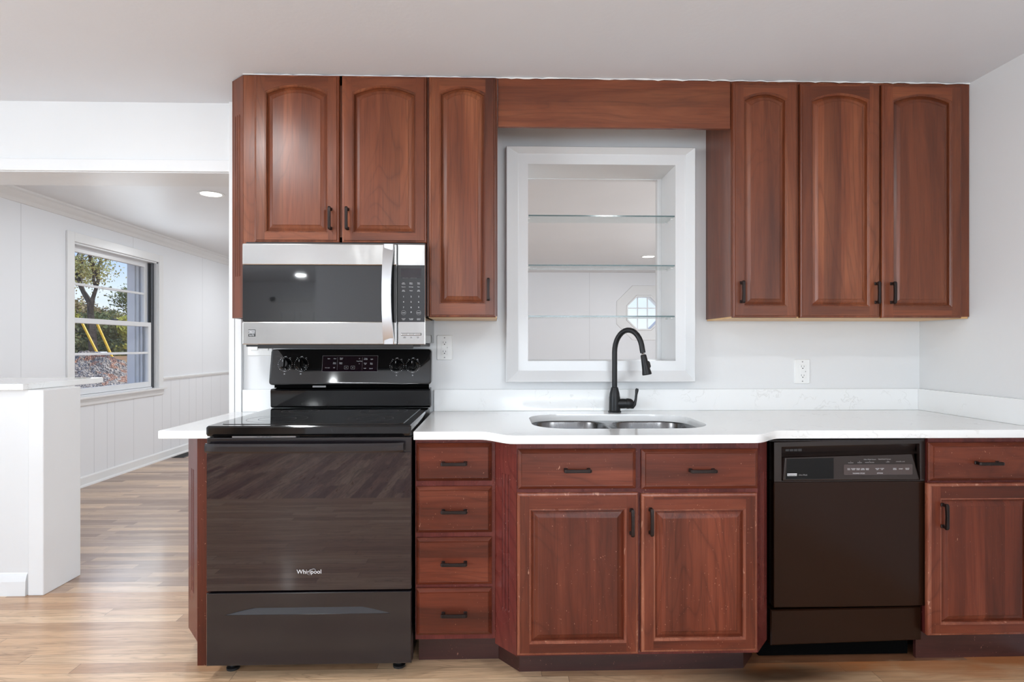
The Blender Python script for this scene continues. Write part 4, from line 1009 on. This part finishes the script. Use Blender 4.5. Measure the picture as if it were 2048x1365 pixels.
kp.rings([Q(KZ, -.59), Q(KZ, -.632), Q([(KZ[0][0]+.004, KZ[0][1]-.004), (KZ[1][0]-.004, KZ[1][1]-.004), (KZ[2][0]-.004, KZ[2][1]+.004), (KZ[3][0]+.004, KZ[3][1]+.004)], -.636)], 0, True, True)
kp.build('kick_panel', M['dw_door'], dt)
tb = MB().prism([(-.655, .866), (-.655, .869), (-.60, .8785), (-.60, .8755)], 0, 1.045, 1.640)
tb.build('top_flange', M['blue_black'], dt)
MB().box(1.055, 1.06, -.60, -.58, .10, .87).build('mounting_strip', M['black_matte'], dt)

# ------------------------------------------------------------------ outlets and switch
def outlet(x, z, label, gfci, y=0):
    o = thing('outlet', (x, y, z), label, 'outlet')
    def PL(l, yy): return [(p[0], yy, p[1]) for p in l]
    MB().rings([PL(rrect(x-.038, x+.038, z-.0605, z+.0605, .004, 3), y), PL(rrect(x-.038, x+.038, z-.0605, z+.0605, .004, 3), y-.003), PL(rrect(x-.0355, x+.0355, z-.058, z+.058, .004, 3), y-.0065)], 0, True, True).build('plate', M['plate'], o, smooth=True, angle=20)
    rc_ = MB().box(x-.0168, x+.0168, y-.0095, y-.0066, z-.0335, z+.0335).build('receptacle', M['plate'], o, bevel=.0012)
    sl3 = MB()
    for dz in (-.0215, .0225):
        sl3.box(x-.0075, x-.0058, y-.0098, y-.0094, z+dz-.001, z+dz+.0075); sl3.box(x+.0055, x+.0072, y-.0098, y-.0094, z+dz-.001, z+dz+.0065)
        sl3.lathe([(.0026, 0), (.0026, .0004)], (x, y-.0094, z+dz-.0065), (0, -1, 0), 10)
    sl3.build('slot', M['void'], rc_)
    bt = MB(); bt.box(x-.013, x-.001, y-.0105, y-.0094, z-.0045, z+.0045); bt.box(x+.001, x+.012, y-.0105, y-.0094, z-.0045, z+.0045)
    bt.build('test_button', M['plate'], rc_, bevel=.0004)
    if gfci: MB().box(x+.0128, x+.0145, y-.0100, y-.0094, z-.003, z+.003).build('indicator', M['dark_mark'], rc_)
    sc_ = MB()
    for dz in (-.048, .048): sc_.lathe([(.0032, 0), (.0032, .001), (.001, .0013)], (x, y-.0064, z+dz), (0, -1, 0), 12)
    sc_.build('screw', M['mark_dim'], o)
outlet(-.2475, 1.222, 'white outlet on the wall between microwave and narrow cabinet, right of the range', True)
outlet(1.5158, 1.1035, 'white outlet on the wall below the right wall cabinets', True)
sw = thing('light_switch', (-1.135, 0, 1.231), 'white double rocker light switch plate tucked under the microwave', 'light switch')
MB().box(-1.193, -1.076, -.0065, 0, 1.184, 1.300).build('plate', M['plate'], sw, bevel=.002)
for dx in (-.0255, .0255):
    MB().box(-1.1345+dx-.0165, -1.1345+dx+.0165, -.011, -.0066, 1.209, 1.275).build('rocker', M['plate'], sw, bevel=.002)

# ------------------------------------------------------------------ outside the dining room window
gd = MB(); NX, NY = 44, 40
for j_ in range(NY+1):
    for i in range(NX+1):
        x = -4.2-66*(i/NX)**1.5; y = -10+90*j_/NY; d = math.hypot(x+4, y-3)
        gd.v.append((x, y, .12+.02*max(0, d-8)+.05*mnoise.noise(Vector((x*.3, y*.3, 0)))))
for j_ in range(NY):
    for i in range(NX):
        a = j_*(NX+1)+i; gd.f.append((a, a+1, a+NX+2, a+NX+1)); gd.mi.append(0)
struct('ground', gd, M['ground'], smooth=True)
gm = MB(); gx, gy = -10.9, 13.4; RN = 60; SN = 150
rings_ = []
for r in range(RN+1):
    f_ = r/RN; ring = []
    for k in range(SN):
        a = 2*PI*k/SN; x = gx+math.cos(a)*2.1*f_; y = gy+math.sin(a)*1.8*f_
        h = .86*(math.cos(f_*PI)*.5+.5)**.8
        n1 = mnoise.noise(Vector((x*2, y*2, 3)))*.12+mnoise.noise(Vector((x*7, y*7, 1)))*.06+random.uniform(-.05, .05)
        ring.append((x, y, .12+h*(1+n1*.8)+n1*.4*(1-f_)))
    rings_.append(ring)
gm.rings(rings_[1:], 0, True, False)
tag(gm.build('gravel_heap', M['gravel']), 'heap of grey gravel and orange clay outside the dining room window', 'gravel heap')
ub = MB().box(-12.26, -11.92, 15.1, 15.5, .2, 1.00); ub.box(-12.30, -11.88, 15.06, 15.54, 1.00, 1.05)
tag(ub.build('utility_box', M['ext_white'], bevel=.02), 'small white utility box behind the gravel heap', 'box')
for i, (pa, pb) in enumerate((((-12.95, 15.9, 2.05), (-12.25, 16.0, .50)), ((-12.6, 16.1, 2.0), (-12.0, 16.2, .50)))):
    o_ = MB().tube([pa, tuple((Vector(pa)+Vector(pb))/2), pb], .035, 10).build('guy_wire_guard', M['yellow'], smooth=True)
    tag(o_, ('left', 'right')[i]+' of two slanting yellow guards outside the window', 'guy wire guard', 'yellow guy wire guards')
def tree(x, y, z0, h, rng, leafm, label, nleaf, cat='tree', spread=.55, r0=.16, leaf=.16, bare=0.0, levels=4, fork=.28, group='trees outside the window'):
    R_ = random.Random(rng); tr2 = thing('tree', (x, y, z0), label, cat, group)
    wood = MB(); tips = []
    def grow(p, d, L, r, lv):
        q_ = [p]; cur = p; dd_ = d
        n2 = 4
        for k in range(n2):
            dd_ = (dd_+Vector((R_.uniform(-.2, .2), R_.uniform(-.2, .2), R_.uniform(-.05, .14)))).normalized(); cur = cur+dd_*L/n2; q_.append(cur)
        wood.tube(q_, [r*(1-.4*k/n2) for k in range(n2+1)], 6 if lv < 3 else 4)
        if lv <= 2: tips.extend(q_[2:])
        if lv == 0: return
        for k in range(3 if lv > 1 else 4):
            a = R_.uniform(0, 2*PI); e = R_.uniform(.4, 1)*spread
            nd = (dd_+Vector((math.cos(a)*e, math.sin(a)*e, R_.uniform(-.1, .35)))).normalized()
            grow(q_[-1] if k else q_[-2], nd, L*R_.uniform(.6, .85), r*.58, lv-1)
    grow(Vector((x, y, z0)), Vector((0, 0, 1)), h*fork*(1.25 if levels > 3 else 3.2), r0, levels)
    wood.build('trunk', M['bark'], tr2)
    lf = MB(); zmax = max(t_.z for t_ in tips)
    cand = [t_ for t_ in tips if not (bare and t_.z > z0+(zmax-z0)*(1-bare))]
    if levels < 4: cand += [Vector((x+R_.uniform(-1, 1)*h*.3, y+R_.uniform(-1, 1)*h*.3, z0+R_.uniform(.02, .4)*h)) for _ in range(len(cand)//2)]
    for k in range(nleaf):
        c = R_.choice(cand)+Vector((R_.gauss(0, 1), R_.gauss(0, 1), R_.gauss(0, .8)))*h*.05
        a = Vector((R_.uniform(-1, 1), R_.uniform(-1, 1), R_.uniform(-1, 1))).normalized(); b_ = a.orthogonal().normalized(); s_ = leaf*R_.uniform(.5, 1.1)
        lf.add([c-a*s_, c+b_*s_*.5, c+a*s_, c-b_*s_*.5], [(0, 1, 2, 3)])
    lf.build('foliage', leafm, tr2)['kind'] = 'stuff'
tree(-19.6, 26.5, .6, 8.2, 3, M['leaf_olive'], 'forked tree with bare dark top branches and olive leaves outside the window', 3000, bare=.40, r0=.24, leaf=.075, spread=.8)
tree(-22.3, 27.4, .3, 3.3, 11, M['leaf_yellow'], 'yellow green tree at the left of the window view', 3000, leaf=.09, r0=.08)
k_ = 0
for row, (P_, h0_, z_) in enumerate(((36, 3.6, .3), (47, 5.4, .4))):
    for i in range(5):
        rt_ = .735-.034*i-.012*(row % 2); k_ += 1
        tree(-rt_*P_, P_-2.88+random.uniform(-1, 1), z_, h0_*(1.15, .85, 1.0, .9, .8)[(i+row) % 5], 40+k_, M[('leaf_rust', 'leaf_dark', 'leaf_olive', 'leaf_yellow', 'leaf_dark')[(i*2+row) % 5]],
             'distant leafy tree in the wood beyond the gravel heap', 4200, levels=3, fork=.10, spread=1.1, leaf=.13, r0=.12, group='distant wood outside the window')
